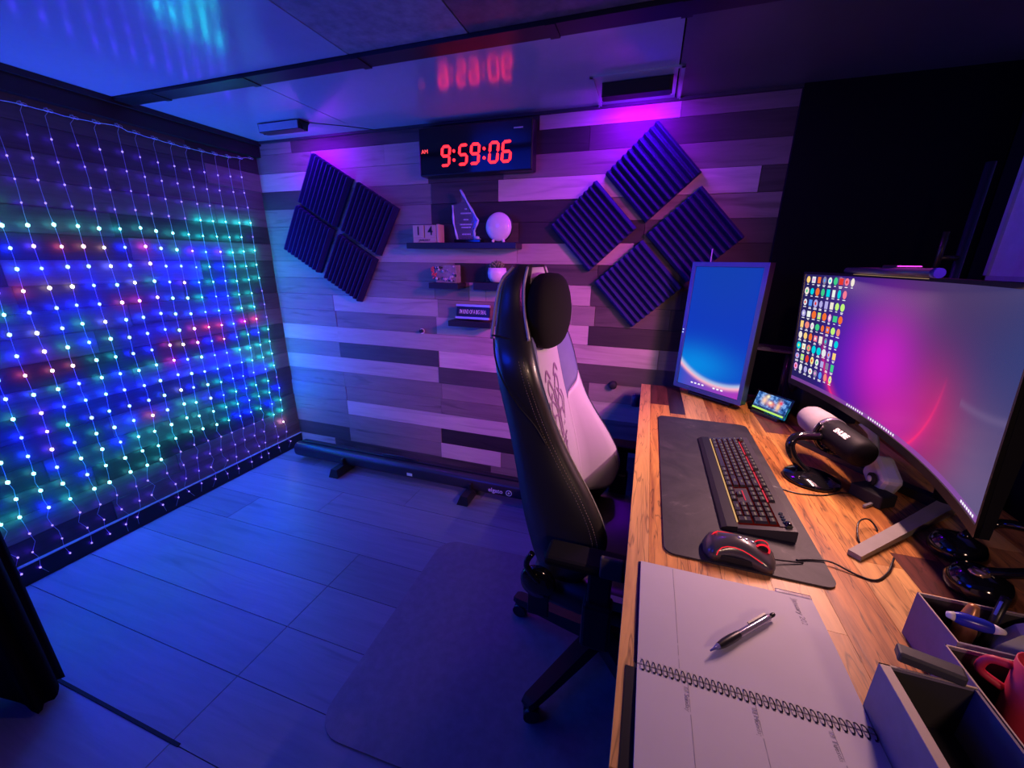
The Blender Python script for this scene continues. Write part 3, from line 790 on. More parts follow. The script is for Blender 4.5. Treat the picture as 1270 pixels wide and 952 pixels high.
for s in (-.0065, .0065): B().lathe([(.0105, -.0010), (.0135, -.0010), (.0135, .0010), (.0105, .0010)], (.040, s, .030), 20, rot=Matrix.Rotation(PI / 2, 3, 'X')).obj('wheel_ring', REDG, mo)
for t in (.50, .59, .68):
    p = on_m(t, PI / 2, .0004); B().sph(p, .0042, sub=2, sc=(1, .75, .35)).obj('button', SILV, mo)
p = on_m(.16, PI / 2 - .35, .0006)
lg = B(); lg.prism([(-.006, -.006), (.002, -.003), (.006, -.007), (.004, 0), (.006, .007), (.002, .003), (-.006, .006), (-.002, 0)], 0, .0008); lg.xf(Matrix.Translation(p) @ Matrix.Rotation(math.radians(-38), 4, 'Y') @ Matrix.Rotation(-.35, 4, 'X'))
lg.obj('logo', REDG, mo)
B().tube(spline([(.060, 0, .010), (.085, .010, .006), (.12, .022, .002)], 3), .0016, 6).obj('strain_relief', BLACK, mo)
B().box((-.005, -.030, .010), (.075, .004, .014), bev=.002).obj('side_grip', BLACKM, mo)
mc = B().tube(spline([(2.68, -1.29, .757), (2.715, -1.277, .757), (2.744, -1.275, .7575), (2.777, -1.290, .7525), (2.806, -1.297, .7525), (2.836, -1.269, .7535), (2.853, -1.244, .757), (2.866, -1.222, .759)], 5), .0018, 6).obj('mouse_cable', BLACK)
tag(mc, 'thin black mouse cable trailing off the pad toward the monitor stand', 'cable')
mc.parent = None
tag(B().tube(spline([(2.700, -.985, .7545), (2.73, -.99, .7525), (2.767, -1.001, .752), (2.824, -.990, .752), (2.870, -.962, .752), (2.898, -.955, .752)], 5), .0017, 6).obj('keyboard_cable', BLACK), 'thin black keyboard cable passing in front of the microphone base', 'cable')
tag(B().tube(spline([(2.885, -1.118, .7525), (2.880, -1.106, .762), (2.864, -1.108, .772), (2.842, -1.128, .772), (2.830, -1.158, .762), (2.828, -1.178, .7525)], 5), .0018, 6).obj('cable_loop', BLACK), 'small loop of black cable beside the monitor foot', 'cable')

# ================================================================== CURVED MONITOR
mn = thing('curved_monitor', 'large curved ultrawide monitor showing a magenta swirl wallpaper full of icons', 'monitor', (3.02, -.96, DT))
YA, YB, ZB, ZT = -.540, -1.378, .943, 1.285
def S(u, v, off=0.0):
    y = YA + (YB - YA) * u; c = 2 * u - 1; x = 2.842 + .012 * u + .060 * (1 - c * c) - .022 * v - off
    dy = off * .14 * 2 * c * -.5
    return Vector((x, y + dy, ZB + (ZT - ZB) * v))
def screen_mesh(f, nu, nv, m, name, off=0):
    bm = bmesh.new(); uvl = bm.loops.layers.uv.new('uv')
    g = [[bm.verts.new(f(i / nu, j / nv, off)) for j in range(nv + 1)] for i in range(nu + 1)]
    for i in range(nu):
        for j in range(nv):
            fc = bm.faces.new([g[i][j], g[i + 1][j], g[i + 1][j + 1], g[i][j + 1]])
            for lp, (a, c) in zip(fc.loops, ((i, j), (i + 1, j), (i + 1, j + 1), (i, j + 1))): lp[uvl].uv = (a / nu, c / nv)
            fc.smooth = True
    me = bpy.data.meshes.new(name); bm.to_mesh(me); bm.free(); me.materials.append(m); return me

class ScreenMat(NT):
    def __init__(s, name, aspect, base):
        super().__init__(name)
        s.uv = s.n('ShaderNodeTexCoord').outputs['UV']; sp = s.n('ShaderNodeSeparateXYZ'); s.l(s.uv, sp.inputs[0])
        s.u = sp.outputs[0]; s.v = sp.outputs[1]; s.x = s.math('MULTIPLY', s.u, aspect); s.col = base
    def gauss(s, d): return s.math('EXPONENT', s.math('MULTIPLY', s.math('POWER', s.math('ABSOLUTE', d), 2), -1))
    def blob(s, cx, cy, sx, sy, col, k=1.0):
        dx = s.math('DIVIDE', s.math('SUBTRACT', s.u, cx), sx); dy = s.math('DIVIDE', s.math('SUBTRACT', s.v, cy), sy)
        r2 = s.math('ADD', s.math('MULTIPLY', dx, dx), s.math('MULTIPLY', dy, dy))
        f = s.math('MULTIPLY', s.math('EXPONENT', s.math('MULTIPLY', r2, -1)), k); s.col = s.mix(f, s.col, col)
    def dist(s, cx, cy):
        dx = s.math('SUBTRACT', s.x, cx); dy = s.math('SUBTRACT', s.v, cy)
        return s.math('SQRT', s.math('ADD', s.math('MULTIPLY', dx, dx), s.math('MULTIPLY', dy, dy)))
    def ring(s, cx, cy, r, w_, col, k, mask=None):
        f = s.math('MULTIPLY', s.gauss(s.math('DIVIDE', s.math('SUBTRACT', s.dist(cx, cy), r), w_)), k)
        if mask is not None: f = s.math('MULTIPLY', f, mask)
        s.col = s.mix(f, s.col, col)
    def finish(s, strength=1.0, refl=.03):
        s.b.inputs['Base Color'].default_value = (.004, .004, .005, 1); s.b.inputs['Roughness'].default_value = .25
        s.b.inputs['Specular IOR Level'].default_value = refl
        s.l(s.col, s.b.inputs['Emission Color']); s.b.inputs['Emission Strength'].default_value = strength
        return s.m
sm = ScreenMat('wallpaper_wide', 2.4, (.018, .014, .11))
sm.blob(1.05, .85, .35, .45, (.012, .045, .19)); sm.blob(.95, .1, .25, .42, (.13, .10, .24)); sm.blob(.70, .95, .30, .30, (.065, .04, .13), .9)
sm.blob(.29, .35, .13, .6, (.05, .008, .50), .95); sm.blob(.34, .95, .16, .2, (.05, .016, .22), .8)
sm.blob(.70, .25, .14, .32, (.50, .02, .16), .9); sm.blob(.46, .42, .15, .38, (.60, .008, .60), 1.0); sm.blob(.56, .10, .12, .25, (.70, .02, .42), .7)
mk = s_ = sm.math('SUBTRACT', 1, sm.math('MULTIPLY', sm.v, 1.9)); mk = sm.math('MAXIMUM', mk, 0)
sm.ring(1.065, .56, .728, .012, (1, .03, .18), 1.0, mk); sm.ring(1.065, .56, .72, .05, (.95, .02, .25), .5, mk)
mk2 = sm.math('GREATER_THAN', sm.u, .82)
sm.ring(2.05, 1.85, 1.42, .02, (.25, .18, .35), .25, mk2)
tb = sm.math('LESS_THAN', sm.v, .032); sm.col = sm.mix(sm.math('MULTIPLY', tb, .75), sm.col, (.26, .07, .40))
scr = link('screen', screen_mesh(S, 36, 10, sm.finish(.92), 'screen', .0005), mn, True)
# shell behind the screen
b = B(); rings = []
for i in range(25):
    u = -.008 + 1.016 * i / 24; lo = S(u, -.055); hi = S(u, 1.02); th = .028 + .03 * (1 - (2 * u - 1) ** 2)
    rings.append([lo + Vector((.004, 0, 0)), hi + Vector((.004, 0, 0)), hi + Vector((th * .6, 0, 0)), (lo + hi) / 2 + Vector((th, 0, 0)), lo + Vector((th * .6, 0, 0))])
b.loft(rings, smooth=False); b.obj('back_shell', DARKPAINT, mn, True)
b = B()
for (v0, v1) in ((-.055, -.001), (1.001, 1.022)):
    b.loft([[S(u, v0, .003), S(u, v1, .003), S(u, v1, -.006), S(u, v0, -.006)] for u in [-.008 + 1.016 * i / 24 for i in range(25)]], smooth=False)
for u0, u1 in ((-.008, -.001), (1.001, 1.008)):
    b.loft([[S(u0, v, .003), S(u1, v, .003), S(u1, v, -.006), S(u0, v, -.006)] for v in (-.055, .5, 1.022)], smooth=False)
b.obj('bezel', mat('bezel_black', (.005, .005, .006), .5, spec=.25), mn, True)
# icons
ic = random.Random(4); cols = [(1, .65, .2), (.8, .8, .85), (.9, .16, .03), (.25, .22, .35), (.85, .9, .85), (.05, .6, .25), (.75, .04, .03), (.95, .2, .3), (.9, .8, .7), (.0, .65, .75), (.1, .3, .9), (.9, .35, .75), (.55, .9, .2), (1, .8, .3), (.9, .25, .2), (.45, .4, .8)]
im = [emis('icon_%d' % i, c, 1.0) for i, c in enumerate(cols)]
icb = B(); lbl = B()
for r in range(9):
    nc = [9, 8, 8, 8, 8, 8, 8, 8, 8][r]
    for c in range(nc):
        u = .018 + c * .0285; v = .955 - r * .102; wu = ic.uniform(.0085, .0125); hv = ic.uniform(.030, .038)
        if r == 0: k = c % len(im)
        else: k = ic.randrange(len(im))
        shape = ic.choice((4, 8, 8, 12))
        pts = [S(u + wu * math.cos(a) * (1.25 if shape == 4 else 1), v + hv * math.sin(a) * (1.2 if shape == 4 else 1), .0012) for a in [2 * PI * (q + .5) / shape for q in range(shape)]]
        icb.face([icb.bm.verts.new(p) for p in pts], k)
        if ic.random() < .35:
            pts = [S(u + wu * .45 * math.cos(a), v + hv * .45 * math.sin(a), .0016) for a in [2 * PI * q / 6 for q in range(6)]]
            icb.face([icb.bm.verts.new(p) for p in pts], ic.randrange(len(im)))
        for q in (0, 1):
            if q and ic.random() < .5: continue
            l_ = ic.uniform(.004, .009); vv = v - .042 - q * .010
            lbl.face([lbl.bm.verts.new(S(a, b2, .0012)) for a, b2 in ((u - l_, vv - .003), (u + l_, vv - .003), (u + l_, vv + .003), (u - l_, vv + .003))], 0)
for k in range(22):
    u = .33 + k * .012
    if 7 < k < 10: continue
    lbl.face([lbl.bm.verts.new(S(a, b2, .0012)) for a, b2 in ((u - .003, .008), (u + .003, .008), (u + .003, .024), (u - .003, .024))], 0)
for k in range(7):
    u = .925 + k * .009; lbl.face([lbl.bm.verts.new(S(a, b2, .0012)) for a, b2 in ((u - .003, .008), (u + .003, .008), (u + .003, .022), (u - .003, .022))], 0)
o = icb.obj('desktop_icons', im, scr); o['kind'] = 'stuff'; o.matrix_parent_inverse = WM(scr).inverted()
o = lbl.obj('icon_labels', emis('icon_white', (.9, .85, .95), 1.1), scr); o['kind'] = 'stuff'; o.matrix_parent_inverse = WM(scr).inverted()
# stand
b = B(); b.cyl((3.08, -.96, DT + .01), (3.05, -.96, 1.13), .022); b.box((3.0, -.96, 1.12), (.10, .08, .08), bev=.006); b.obj('stand_column', BLACK, mn, True)
for tip, m_ in (((2.796, -1.235), mat('lit_foot', (.26, .24, .21), .5)), ((2.87, -.64), BLACK)):  # near foot paler: its lit look is put into the colour
    a = Vector((3.08, -.97, DT + .006)); e = Vector((tip[0], tip[1], DT + .006)); d = (e - a).normalized(); n2 = Vector((-d.y, d.x, 0))
    b = B(); b.loft([[p + n2 * w_ + Vector((0, 0, -.005)), p - n2 * w_ + Vector((0, 0, -.005)), p - n2 * w_ + Vector((0, 0, h)), p + n2 * w_ + Vector((0, 0, h))] for p, w_, h in ((a, .016, .02), ((a + e) / 2, .013, .012), (e, .0115, .006))], smooth=False)
    b.obj('stand_foot', m_, mn, True)
# light bar on top of the monitor
lb = thing('monitor_light_bar', 'slim grey light bar clipped on top of the curved monitor', 'lamp', (2.875, -.90, 1.31))
b = B(); b.cyl((2.870, -.69, 1.300), (2.868, -1.07, 1.302), .0085, n=16); b.obj('bar', mat('grey_metal', (.16, .16, .2), .35, .6), lb, True)
B().cyl((2.868, -1.072, 1.302), (2.868, -1.086, 1.302), .0095, n=16).obj('end_cap', mat('blue_cap', (.03, .04, .35), .3), lb, True)
B().box((2.893, -.90, 1.3105), (.05, .06, .010), bev=.003).obj('clip', BLACK, lb, True)
B().box((2.866, -.88, 1.2908), (.004, .36, .001)).obj('lamp_strip', emis('warm_strip', (1, .62, .32), .35), lb, True)
ld = bpy.data.lights.new('bar_light', 'AREA'); ld.shape = 'RECTANGLE'; ld.size = .38; ld.size_y = .014; ld.energy = BAR_W; ld.color = (1, .53, .50)
ld.spread = math.radians(180)
lo = bpy.data.objects.new('bar_light', ld); COL.objects.link(lo); lo.parent = lb; lo.matrix_parent_inverse = WM(lb).inverted()
lo.location = (2.850, -.88, 1.286); lo.rotation_euler = (Vector((.5, 0, 1)).to_track_quat('Z', 'Y')).to_euler()

# ================================================================== PORTRAIT MONITOR
A0 = Vector((2.511, -.178, .778)); Bv = Vector((2.747, -.386, .778)); ax = (Bv - A0).normalized(); nr = Vector((ax.y, -ax.x, 0)); W_ = (Bv - A0).length; H_ = .542
pm = thing('portrait_monitor', 'slim monitor turned upright showing a blue wallpaper with a pink arc', 'monitor', tuple((A0 + Bv) / 2 - nr * .1 - Vector((0, 0, .028))))
def P2(u, v, off=0.0): return A0 + ax * (W_ * u) + Vector((0, 0, 1)) * (H_ * v) + nr * off - nr * (.02 * v)
pmm = ScreenMat('wallpaper_portrait', .56, (.002, .035, .52))
pmm.blob(.5, 1.0, 1.0, .5, (.004, .05, .40), .8); pmm.blob(.25, .20, .6, .16, (.0, .26, .78), .9)
below = pmm.math('MULTIPLY', pmm.math('GREATER_THAN', pmm.dist(.375, .66), .60), pmm.math('LESS_THAN', pmm.v, .4))
low = pmm.mix(pmm.u, (.02, .08, .55), (.42, .04, .50)); pmm.col = pmm.mix(below, pmm.col, low)
# keep only the lower arc

mk = pmm.math('LESS_THAN', pmm.v, .4)
pmm.ring(.375, .66, .60, .020, (1, .42, .55), 1.0, mk)
pmm.ring(.375, .66, .583, .016, (.35, .65, .9), .6, mk)
f_ = lambda u, v, off: P2(.055 + .89 * u, .035 + .93 * v, off)
ps = link('screen', screen_mesh(f_, 2, 2, pmm.finish(1.0), 'portrait_screen', .0125), pm, True)
b = B()
b.loft([[P2(0, 0, o_), P2(1, 0, o_), P2(1, 1, o_), P2(0, 1, o_)] for o_ in (.012, -.022)], smooth=False); b.obj('back_shell', BLACK, pm, True)
b = B()
PF = mat('blue_grey_bezel', (.04, .06, .26), .3)
for u0, u1, v0, v1 in ((0, .05, 0, 1), (.95, 1, 0, 1), (.05, .95, 0, .032), (.05, .95, .968, 1)):
    b.loft([[P2(u0, v0, o_), P2(u1, v0, o_), P2(u1, v1, o_), P2(u0, v1, o_)] for o_ in (.012, .017)], smooth=False)
b.obj('bezel', PF, pm, True)
for k, v in enumerate((.455, .478)): B().sph(P2(.022, v, .0175), .0035, sub=1).obj('status_light', emis('status_led', (.5, .6, 1), 1.2), pm, True)
b = B()
for k in (3, 4, 5, 6, 9, 10, 11):
    b.loft([[f_(.05 + k * .062, .030, o_), f_(.05 + k * .062 + .035, .030, o_), f_(.05 + k * .062 + .035, .042, o_), f_(.05 + k * .062, .042, o_)] for o_ in (.0128, .0132)], smooth=False)
o = b.obj('taskbar_icons', emis('icon_white', None, 0), ps); o['kind'] = 'stuff'; o.matrix_parent_inverse = WM(ps).inverted()
b = B(); c_ = (A0 + Bv) / 2 - nr * .10; b.cyl((c_.x, c_.y, DT + .01), (c_.x, c_.y, 1.22), .016); b.box((c_.x + nr.x * .05, c_.y + nr.y * .05, 1.1), (.09, .09, .07), rot=rotz(math.atan2(ax.y, ax.x))); b.obj('stand_column', BLACK, pm, True)
b = B(); b.box((c_.x, c_.y, DT + .006), (.20, .17, .012), rot=rotz(math.atan2(ax.y, ax.x)), bev=.003); b.obj('stand_base', BLACK, pm, True)
c2 = (A0 + Bv) / 2 - nr * .028
B().tube([(c2.x - .07, c2.y + .06, 1.20), (c2.x - .07, c2.y + .06, 1.372)], .0022, 6).obj('antenna', mat('antenna_grey', (.3, .3, .5), .4), pm, True)

# phone on a rest
ph_ = thing('phone', 'phone lying sideways on a rest and showing a colourful picture with a green bar', 'phone', (2.835, -.42, DT))
a = Vector((2.790, -.354, .768)); e = Vector((2.872, -.470, .768)); ax2 = (e - a).normalized(); back = Vector((-ax2.y, ax2.x, 0)); upv = (back * .022 + Vector((0, 0, .064))).normalized(); nn = ax2.cross(upv)
if nn.x > 0: nn = -nn
def Q(u, v, o_=0): return a + ax2 * (.1385 * u) + upv * (.068 * v) + nn * o_
b = B(); b.loft([[Q(-.06, -.10, o_), Q(1.06, -.10, o_), Q(1.06, 1.10, o_), Q(-.06, 1.10, o_)] for o_ in (0, -.009)], smooth=False); b.obj('body', BLACKG, ph_, True)
pp = ScreenMat('phone_picture', 2.0, (.01, .04, .20))
vn = pp.n('ShaderNodeTexVoronoi'); vn.inputs['Scale'].default_value = 6
mpn = pp.n('ShaderNodeMapping'); mpn.inputs['Scale'].default_value = (2, 1, 1); pp.l(pp.uv, mpn.inputs[0]); pp.l(mpn.outputs[0], vn.inputs['Vector'])
pp.col = pp.ramp(pp.noise(mpn.outputs[0], 4, 3), [(.35, (.005, .02, .12)), (.5, (.04, .15, .45)), (.62, (.25, .45, .8)), (.75, (.02, .05, .25))])
for cx, cy, sx, sy, c in ((.28, .6, .08, .22, (.9, .55, .35)), (.50, .5, .12, .14, (.85, .2, .12)), (.72, .5, .06, .28, (.9, .5, .25)), (.76, .72, .05, .10, (.8, .05, .08)), (.34, .85, .05, .10, (.9, .8, .5)), (.47, .55, .05, .08, (.95, .8, .6))): pp.blob(cx, cy, sx, sy, c, 1.0)
bar = pp.math('MULTIPLY', pp.math('LESS_THAN', pp.v, .10), pp.math('LESS_THAN', pp.u, .97)); pp.col = pp.mix(pp.math('MULTIPLY', pp.math('LESS_THAN', pp.v, .22), .8), pp.col, (.01, .02, .09))
pp.col = pp.mix(bar, pp.col, (.45, .75, .12))
ps2 = link('screen', screen_mesh(lambda u, v, off: Q(u, v, off), 2, 2, pp.finish(1.2), 'phone_screen', .0006), ph_, True)
B().box(tuple(Q(.5, -.10) + Vector((.008, .008, -.006))), (.12, .05, .012), rot=rotz(math.atan2(ax2.y, ax2.x)), bev=.002).obj('rest', BLACK, ph_, True)

# ================================================================== MICROPHONE
mi = thing('microphone', 'black broadcast microphone lettered SHURE on a round black desk stand', 'microphone', (2.824, -.906, DT))
B().lathe([(0, 0), (.066, 0), (.068, .006), (.063, .013), (.040, .020), (.018, .024), (0, .024)], (2.824, -.906, DT + .0005), 40).obj('base', BLACKG, mi, True)
b = B(); b.tube(spline([(2.812, -.900, .770), (2.790, -.899, .788), (2.770, -.897, .815), (2.762, -.893, .842), (2.775, -.885, .862), (2.81, -.880, .868), (2.850, -.876, .868)], 5), [.012] * 4 + [.0115] * 27 if False else .0115, 12)
b.obj('curved_arm', BLACKG, mi, True)
ma = Vector((2.842, -.725, .878)); me_ = Vector((2.888, -.985, .872)); md = (me_ - ma).normalized(); L_ = (me_ - ma).length
Rm = md.to_track_quat('Z', 'Y').to_matrix()
B().lathe([(0, 0), (.018, .003), (.031, .014), (.038, .032), (.040, .075), (.039, .120)], tuple(ma), 32, rot=Rm).obj('foam_windscreen', mat('grey_foam', (.30, .26, .27), .9, bump=.6, bscale=700), mi, True, 'grey foam windscreen on the far end')
B().lathe([(.036, .1195), (.0405, .1195), (.0405, .131), (.036, .131)], tuple(ma), 32, rot=Rm).obj('collar', mat('collar_metal', (.5, .45, .55), .2, .8), mi, True, 'shiny metal collar')
B().lathe([(.0, .131), (.038, .131), (.038, .15), (.037, L_ - .03), (.034, L_ - .008), (.025, L_), (0, L_ + .002)], tuple(ma), 32, rot=Rm).obj('body', mat('mic_black', (.005, .005, .006), .6, spec=.2), mi, True)
y_ = B(); y_.tube(spline([(2.828, -.872, .905), (2.820, -.872, .875), (2.835, -.874, .840), (2.872, -.878, .828), (2.908, -.880, .845), (2.918, -.880, .885)], 5), .0065, 8); y_.cyl((2.85, -.876, .855), (2.856, -.876, .832), .012)
y_.obj('yoke', BLACKG, mi, True)
side = Vector((-1, 0, 1)).normalized(); side = (side - md * side.dot(md)).normalized()
pt = ma + md * (L_ - .055) + Vector((-.55, -.1, .83)).normalized() * .0375
nrm_ = Vector((-.62, -.2, .76)); nrm_ = (nrm_ - md * nrm_.dot(md)).normalized(); pt = ma + md * (L_ - .062) + nrm_ * .0376
text('lettering', 'SHURE', .017, mat('mic_print', (.85, .8, .7), .5), mi, pt, md, nrm_.cross(md), bold=.0008)
B().cyl(tuple(ma + md * .140 + Vector((-.03, 0, .012))), tuple(ma + md * .140 + Vector((-.042, 0, .018))), .010, n=16).obj('knob', SILV, mi, True)

wd = thing('white_controller', 'white curved gadget with a round dark dial standing behind the microphone', 'gadget', (2.955, -.88, DT))
WPL = mat('white_shell', (.62, .62, .66), .35)
arc = spline([(2.985, -.735, .868), (2.985, -.790, .862), (2.968, -.850, .840), (2.950, -.900, .815)], 5)
b = B(); b.loft([[p + Vector((0, 0, .008 + .022 * i / 15)), p + Vector((-.012, 0, 0)), p + Vector((0, 0, -.010 - .025 * i / 15)), p + Vector((.014, 0, 0))] for i, p in enumerate(arc)]); b.obj('fin', WPL, wd, True)
b = B(); b.box((2.962, -.93, .80), (.045, .085, .075), rot=Matrix.Rotation(.5, 3, 'X') , bev=.012); b.obj('body', WPL, wd, True)
b = B(); b.lathe([(0, 0), (.016, 0), (.016, .006), (.0, .006)], (2.934, -.952, .800), 20, rot=Matrix.Rotation(-PI / 2, 3, 'Y')); b.obj('dial', BLACKM, wd, True)
B().lathe([(0, 0), (.008, 0), (.008, .003), (0, .003)], (2.9275, -.952, .800), 16, rot=Matrix.Rotation(-PI / 2, 3, 'Y')).obj('dial_centre', WPL, wd, True)
B().box((2.965, -.93, .758), (.05, .06, .014), bev=.003).obj('foot', BLACK, wd, True)
hb = thing('usb_hub', 'small black box with grey edges on the desk right of the microphone base', 'hub', (2.925, -.965, DT))
B().box((2.932, -.972, DT + .017), (.050, .075, .032), rot=rotz(.55), bev=.003).obj('case', BLACKM, hb, True)
B().box((2.915, -1.006, DT + .006), (.045, .006, .006), rot=rotz(.7)).obj('edge_strip', mat('grey_edge', (.25, .24, .25), .4), hb, True)

# ================================================================== NOTEBOOK, PEN
nb = thing('spiral_planner', 'open spiral planner with blank lilac-white pages and dated columns on the near desk', 'notebook', (2.532, -1.61, DT))
PAGE = mat('paper', (.56, .53, .56), .7, var=.03)
def page(y0, y1, nm, dz):
    b = B(); rings = []
    for i in range(13):
        t = i / 12; y = y0 + (y1 - y0) * t; h = .0035 + dz * math.sin(PI * min(1, t * 1.0)) * .0025
        rings.append([(2.389, y, DT + .0018), (2.675, y, DT + .0018), (2.675, y, DT + .0018 + h), (2.389, y, DT + .0018 + h)])
    b.loft(rings, smooth=False); return b.obj(nm, PAGE, nb, True)
pg1 = page(-1.392, -1.6108, 'page', 1); pg2 = page(-1.6132, -1.832, 'page', 1)
b = B(); b.box((2.531, -1.499, DT + .0009), (.292, .218, .0014)); b.obj('cover', BLACK, nb, True)
b = B(); b.box((2.526, -1.728, DT + .0009), (.306, .222, .0014)); b.obj('cover', BLACK, nb, True)
GREYP = mat('print_grey', (.30, .28, .32), .7)
cme = B().tube([(0, .0078 * math.cos(t), .0062 * math.sin(t)) for t in [PI * (k / 8 * 1.1 - .05) for k in range(9)]], .00085, 5).mesh('coil', mat('coil_black', (.02, .02, .025), .3, .5))
for k in range(36):
    for dx in ((0,)):
        o = link('coil', cme, nb); o.location = (2.397 + k * .00786 + dx, -1.612, DT + .004); o.matrix_parent_inverse = WM(nb).inverted(); o.rotation_euler = (0, 0, .25)
b = B()
for k in range(36):
    b.box((2.397 + k * .00786, -1.612 - .0085, DT + .0059), (.0030, .0030, .0003))
o = b.obj('punched_holes', mat('hole_dark', (.03, .03, .04), .8), nb, True); o['kind'] = 'stuff'
def pz(y, y0, y1): return DT + .0055 + math.sin(PI * (y - y0) / (y1 - y0)) * .0025
b = B()
for x in (2.457, 2.54, 2.625):
    for seg in range(10):
        y = -1.622 - .021 * (seg + .5); b.box((x, y, pz(y, -1.618, -1.832)), (.0007, .0212, .0002))
for x in (2.447,):
    for seg in range(10):
        y = -1.396 - .0205 * (seg + .5); b.box((x, y, pz(y, -1.392, -1.606)), (.0006, .0207, .0002))
b.obj('printed_lines', GREYP, nb, True)
for x, d, nme in ((2.457, '17', 'Sunday'), (2.54, '18', 'Monday'), (2.625, '19', 'Tuesday')):
    text('printed_date', d + ' ' + nme, .0085, GREYP, nb, (x - .003, -1.626, pz(-1.64, -1.618, -1.832) + .0005), (0, -1, 0), (1, 0, 0), depth=.0001, align='LEFT')
text('printed_month', 'January 2021', .012, GREYP, nb, (2.645, -1.402, pz(-1.43, -1.392, -1.606) + .0004), (0, -1, 0), (1, 0, 0), depth=.0001, align='LEFT')
b = B(); b.box((2.648, -1.388, DT + .004), (.055, .010, .004), bev=.001); b.obj('clear_tab', GLASS, nb, True)

pt0 = Vector((2.490, -1.567, .7665)); pt1 = Vector((2.598, -1.462, .7670)); pd_ = (pt1 - pt0).normalized(); Rp = pd_.to_track_quat('Z', 'Y').to_matrix()
pn = thing('ballpoint_pen', 'black and silver ballpoint pen lying across the upper planner page', 'pen', tuple((pt0 + pt1) / 2 - Vector((0, 0, .008))))
B().lathe([(0, 0), (.0012, .001), (.0018, .008), (.0045, .018)], tuple(pt0), 18, rot=Rp).obj('tip', mat('pen_blue', (.10, .10, .35), .2), pn, True)
B().lathe([(.0045, .018), (.0060, .028), (.0064, .045), (.0058, .062), (.0054, .064)], tuple(pt0), 18, rot=Rp).obj('grip', BLACK, pn, True)
B().lathe([(.0054, .064), (.0054, .125), (.0050, .136), (.0045, .138)], tuple(pt0), 18, rot=Rp).obj('barrel', mat('pen_silver', (.45, .42, .5), .15, .7), pn, True)
B().lathe([(.0030, .138), (.0034, .148), (.0026, .151), (0, .151)], tuple(pt0), 14, rot=Rp).obj('clicker', BLACK, pn, True)
ps_ = pd_.cross(Vector((0, 0, 1))); 
B().box(tuple(pt0 + pd_ * .112 - ps_ * .0045 + Vector((0, 0, .005))), (.0032, .0018, .042), rot=Rp).obj('clip', BLACK, pn, True)

# ================================================================== DESK ORGANIZER AND WHAT IT HOLDS
og = thing('desk_organizer', 'dark desk organizer of open bins with purple-lit faces at the near right of the desk', 'organizer', (2.85, -1.62, DT))
OG = mat('organizer_shell', (.22, .19, .25), .6, var=.25, bump=.3, bscale=60); OGI = mat('organizer_inner', (.03, .028, .032), .7); RIM = mat('organizer_rim', (.55, .45, .36), .5)
def bin_(x0, x1, y0, y1, h, nm, rimw=.0018):
    t = .003; z0 = DT + .0006
    b = B()
    b.box((x0 + t / 2, (y0 + y1) / 2, z0 + h / 2), (t, y1 - y0, h)); b.box((x1 - t / 2, (y0 + y1) / 2, z0 + h / 2), (t, y1 - y0, h))
    b.box(((x0 + x1) / 2, y1 - t / 2, z0 + h / 2), (x1 - x0 - 2 * t, t, h)); b.box(((x0 + x1) / 2, y0 + t / 2, z0 + h / 2), (x1 - x0 - 2 * t, t, h))
    b.box(((x0 + x1) / 2, (y0 + y1) / 2, z0 + .0015), (x1 - x0, y1 - y0, .003)); o = b.obj(nm, OG, og, True)
    b = B(); i = t + .0003
    b.box((x0 + i + .0004, (y0 + y1) / 2, z0 + h / 2), (.0008, y1 - y0 - 2 * i, h - .006)); b.box(((x0 + x1) / 2, y1 - i - .0004, z0 + h / 2), (x1 - x0 - 2 * i, .0008, h - .006))
    b.box(((x0 + x1) / 2, (y0 + y1) / 2, z0 + .004), (x1 - x0 - 2 * i, y1 - y0 - 2 * i, .001)); b.obj('lining', OGI, o).matrix_parent_inverse = WM(o).inverted()
    b = B(); b.box((x0 + rimw / 2, (y0 + y1) / 2, z0 + h + .0006), (rimw, y1 - y0, .0012)); b.box(((x0 + x1) / 2, y1 - .0009, z0 + h + .0006), (x1 - x0, .0018, .0012))
    b.obj('rim', RIM, o).matrix_parent_inverse = WM(o).inverted()
bin_(2.792, 3.00, -1.505, -1.415, .080, 'rear_bin'); bin_(2.676, 2.772, -1.86, -1.575, .080, 'front_bin', .011); bin_(2.775, 3.00, -1.86, -1.512, .078, 'side_bin')
tag(B().box((2.728, -1.568, .842), (.062, .020, .014), rot=rotz(-.25), bev=.003).obj('whiteboard_eraser', mat('eraser_dark', (.05, .05, .055), .5)), 'small dark grey bar lying across the far rim of the front bin', 'eraser')
mk_ = thing('blue_marker', 'short blue marker with white ends lying over the rear bin', 'marker', (2.86, -1.47, .838))
a = Vector((2.800, -1.462, .8395)); e = Vector((2.860, -1.476, .8395)); d = (e - a).normalized(); Rk = d.to_track_quat('Z', 'Y').to_matrix()
B().lathe([(0, 0), (.004, .001), (.0065, .008)], tuple(a), 20, rot=Rk).obj('end_cap', WHITEP, mk_, True)
B().lathe([(.0065, .008), (.009, .016), (.009, .038), (.007, .046)], tuple(a), 20, rot=Rk).obj('barrel', mat('blue_body', (.02, .03, .45), .25), mk_, True)
B().lathe([(.007, .046), (.0035, .058), (0, .060)], tuple(a), 20, rot=Rk).obj('tip', WHITEP, mk_, True)
rc = thing('red_cup', 'matte red cup with a handle standing in the side bin', 'cup', (2.842, -1.552, DT + .01))
B().lathe([(.0, .002), (.018, .002), (.021, .012), (.024, .105), (.022, .105), (.019, .012), (0, .012)], (2.842, -1.552, DT + .005), 28).obj('body', mat('red_plastic', (.60, .03, .08), .5), rc, True)
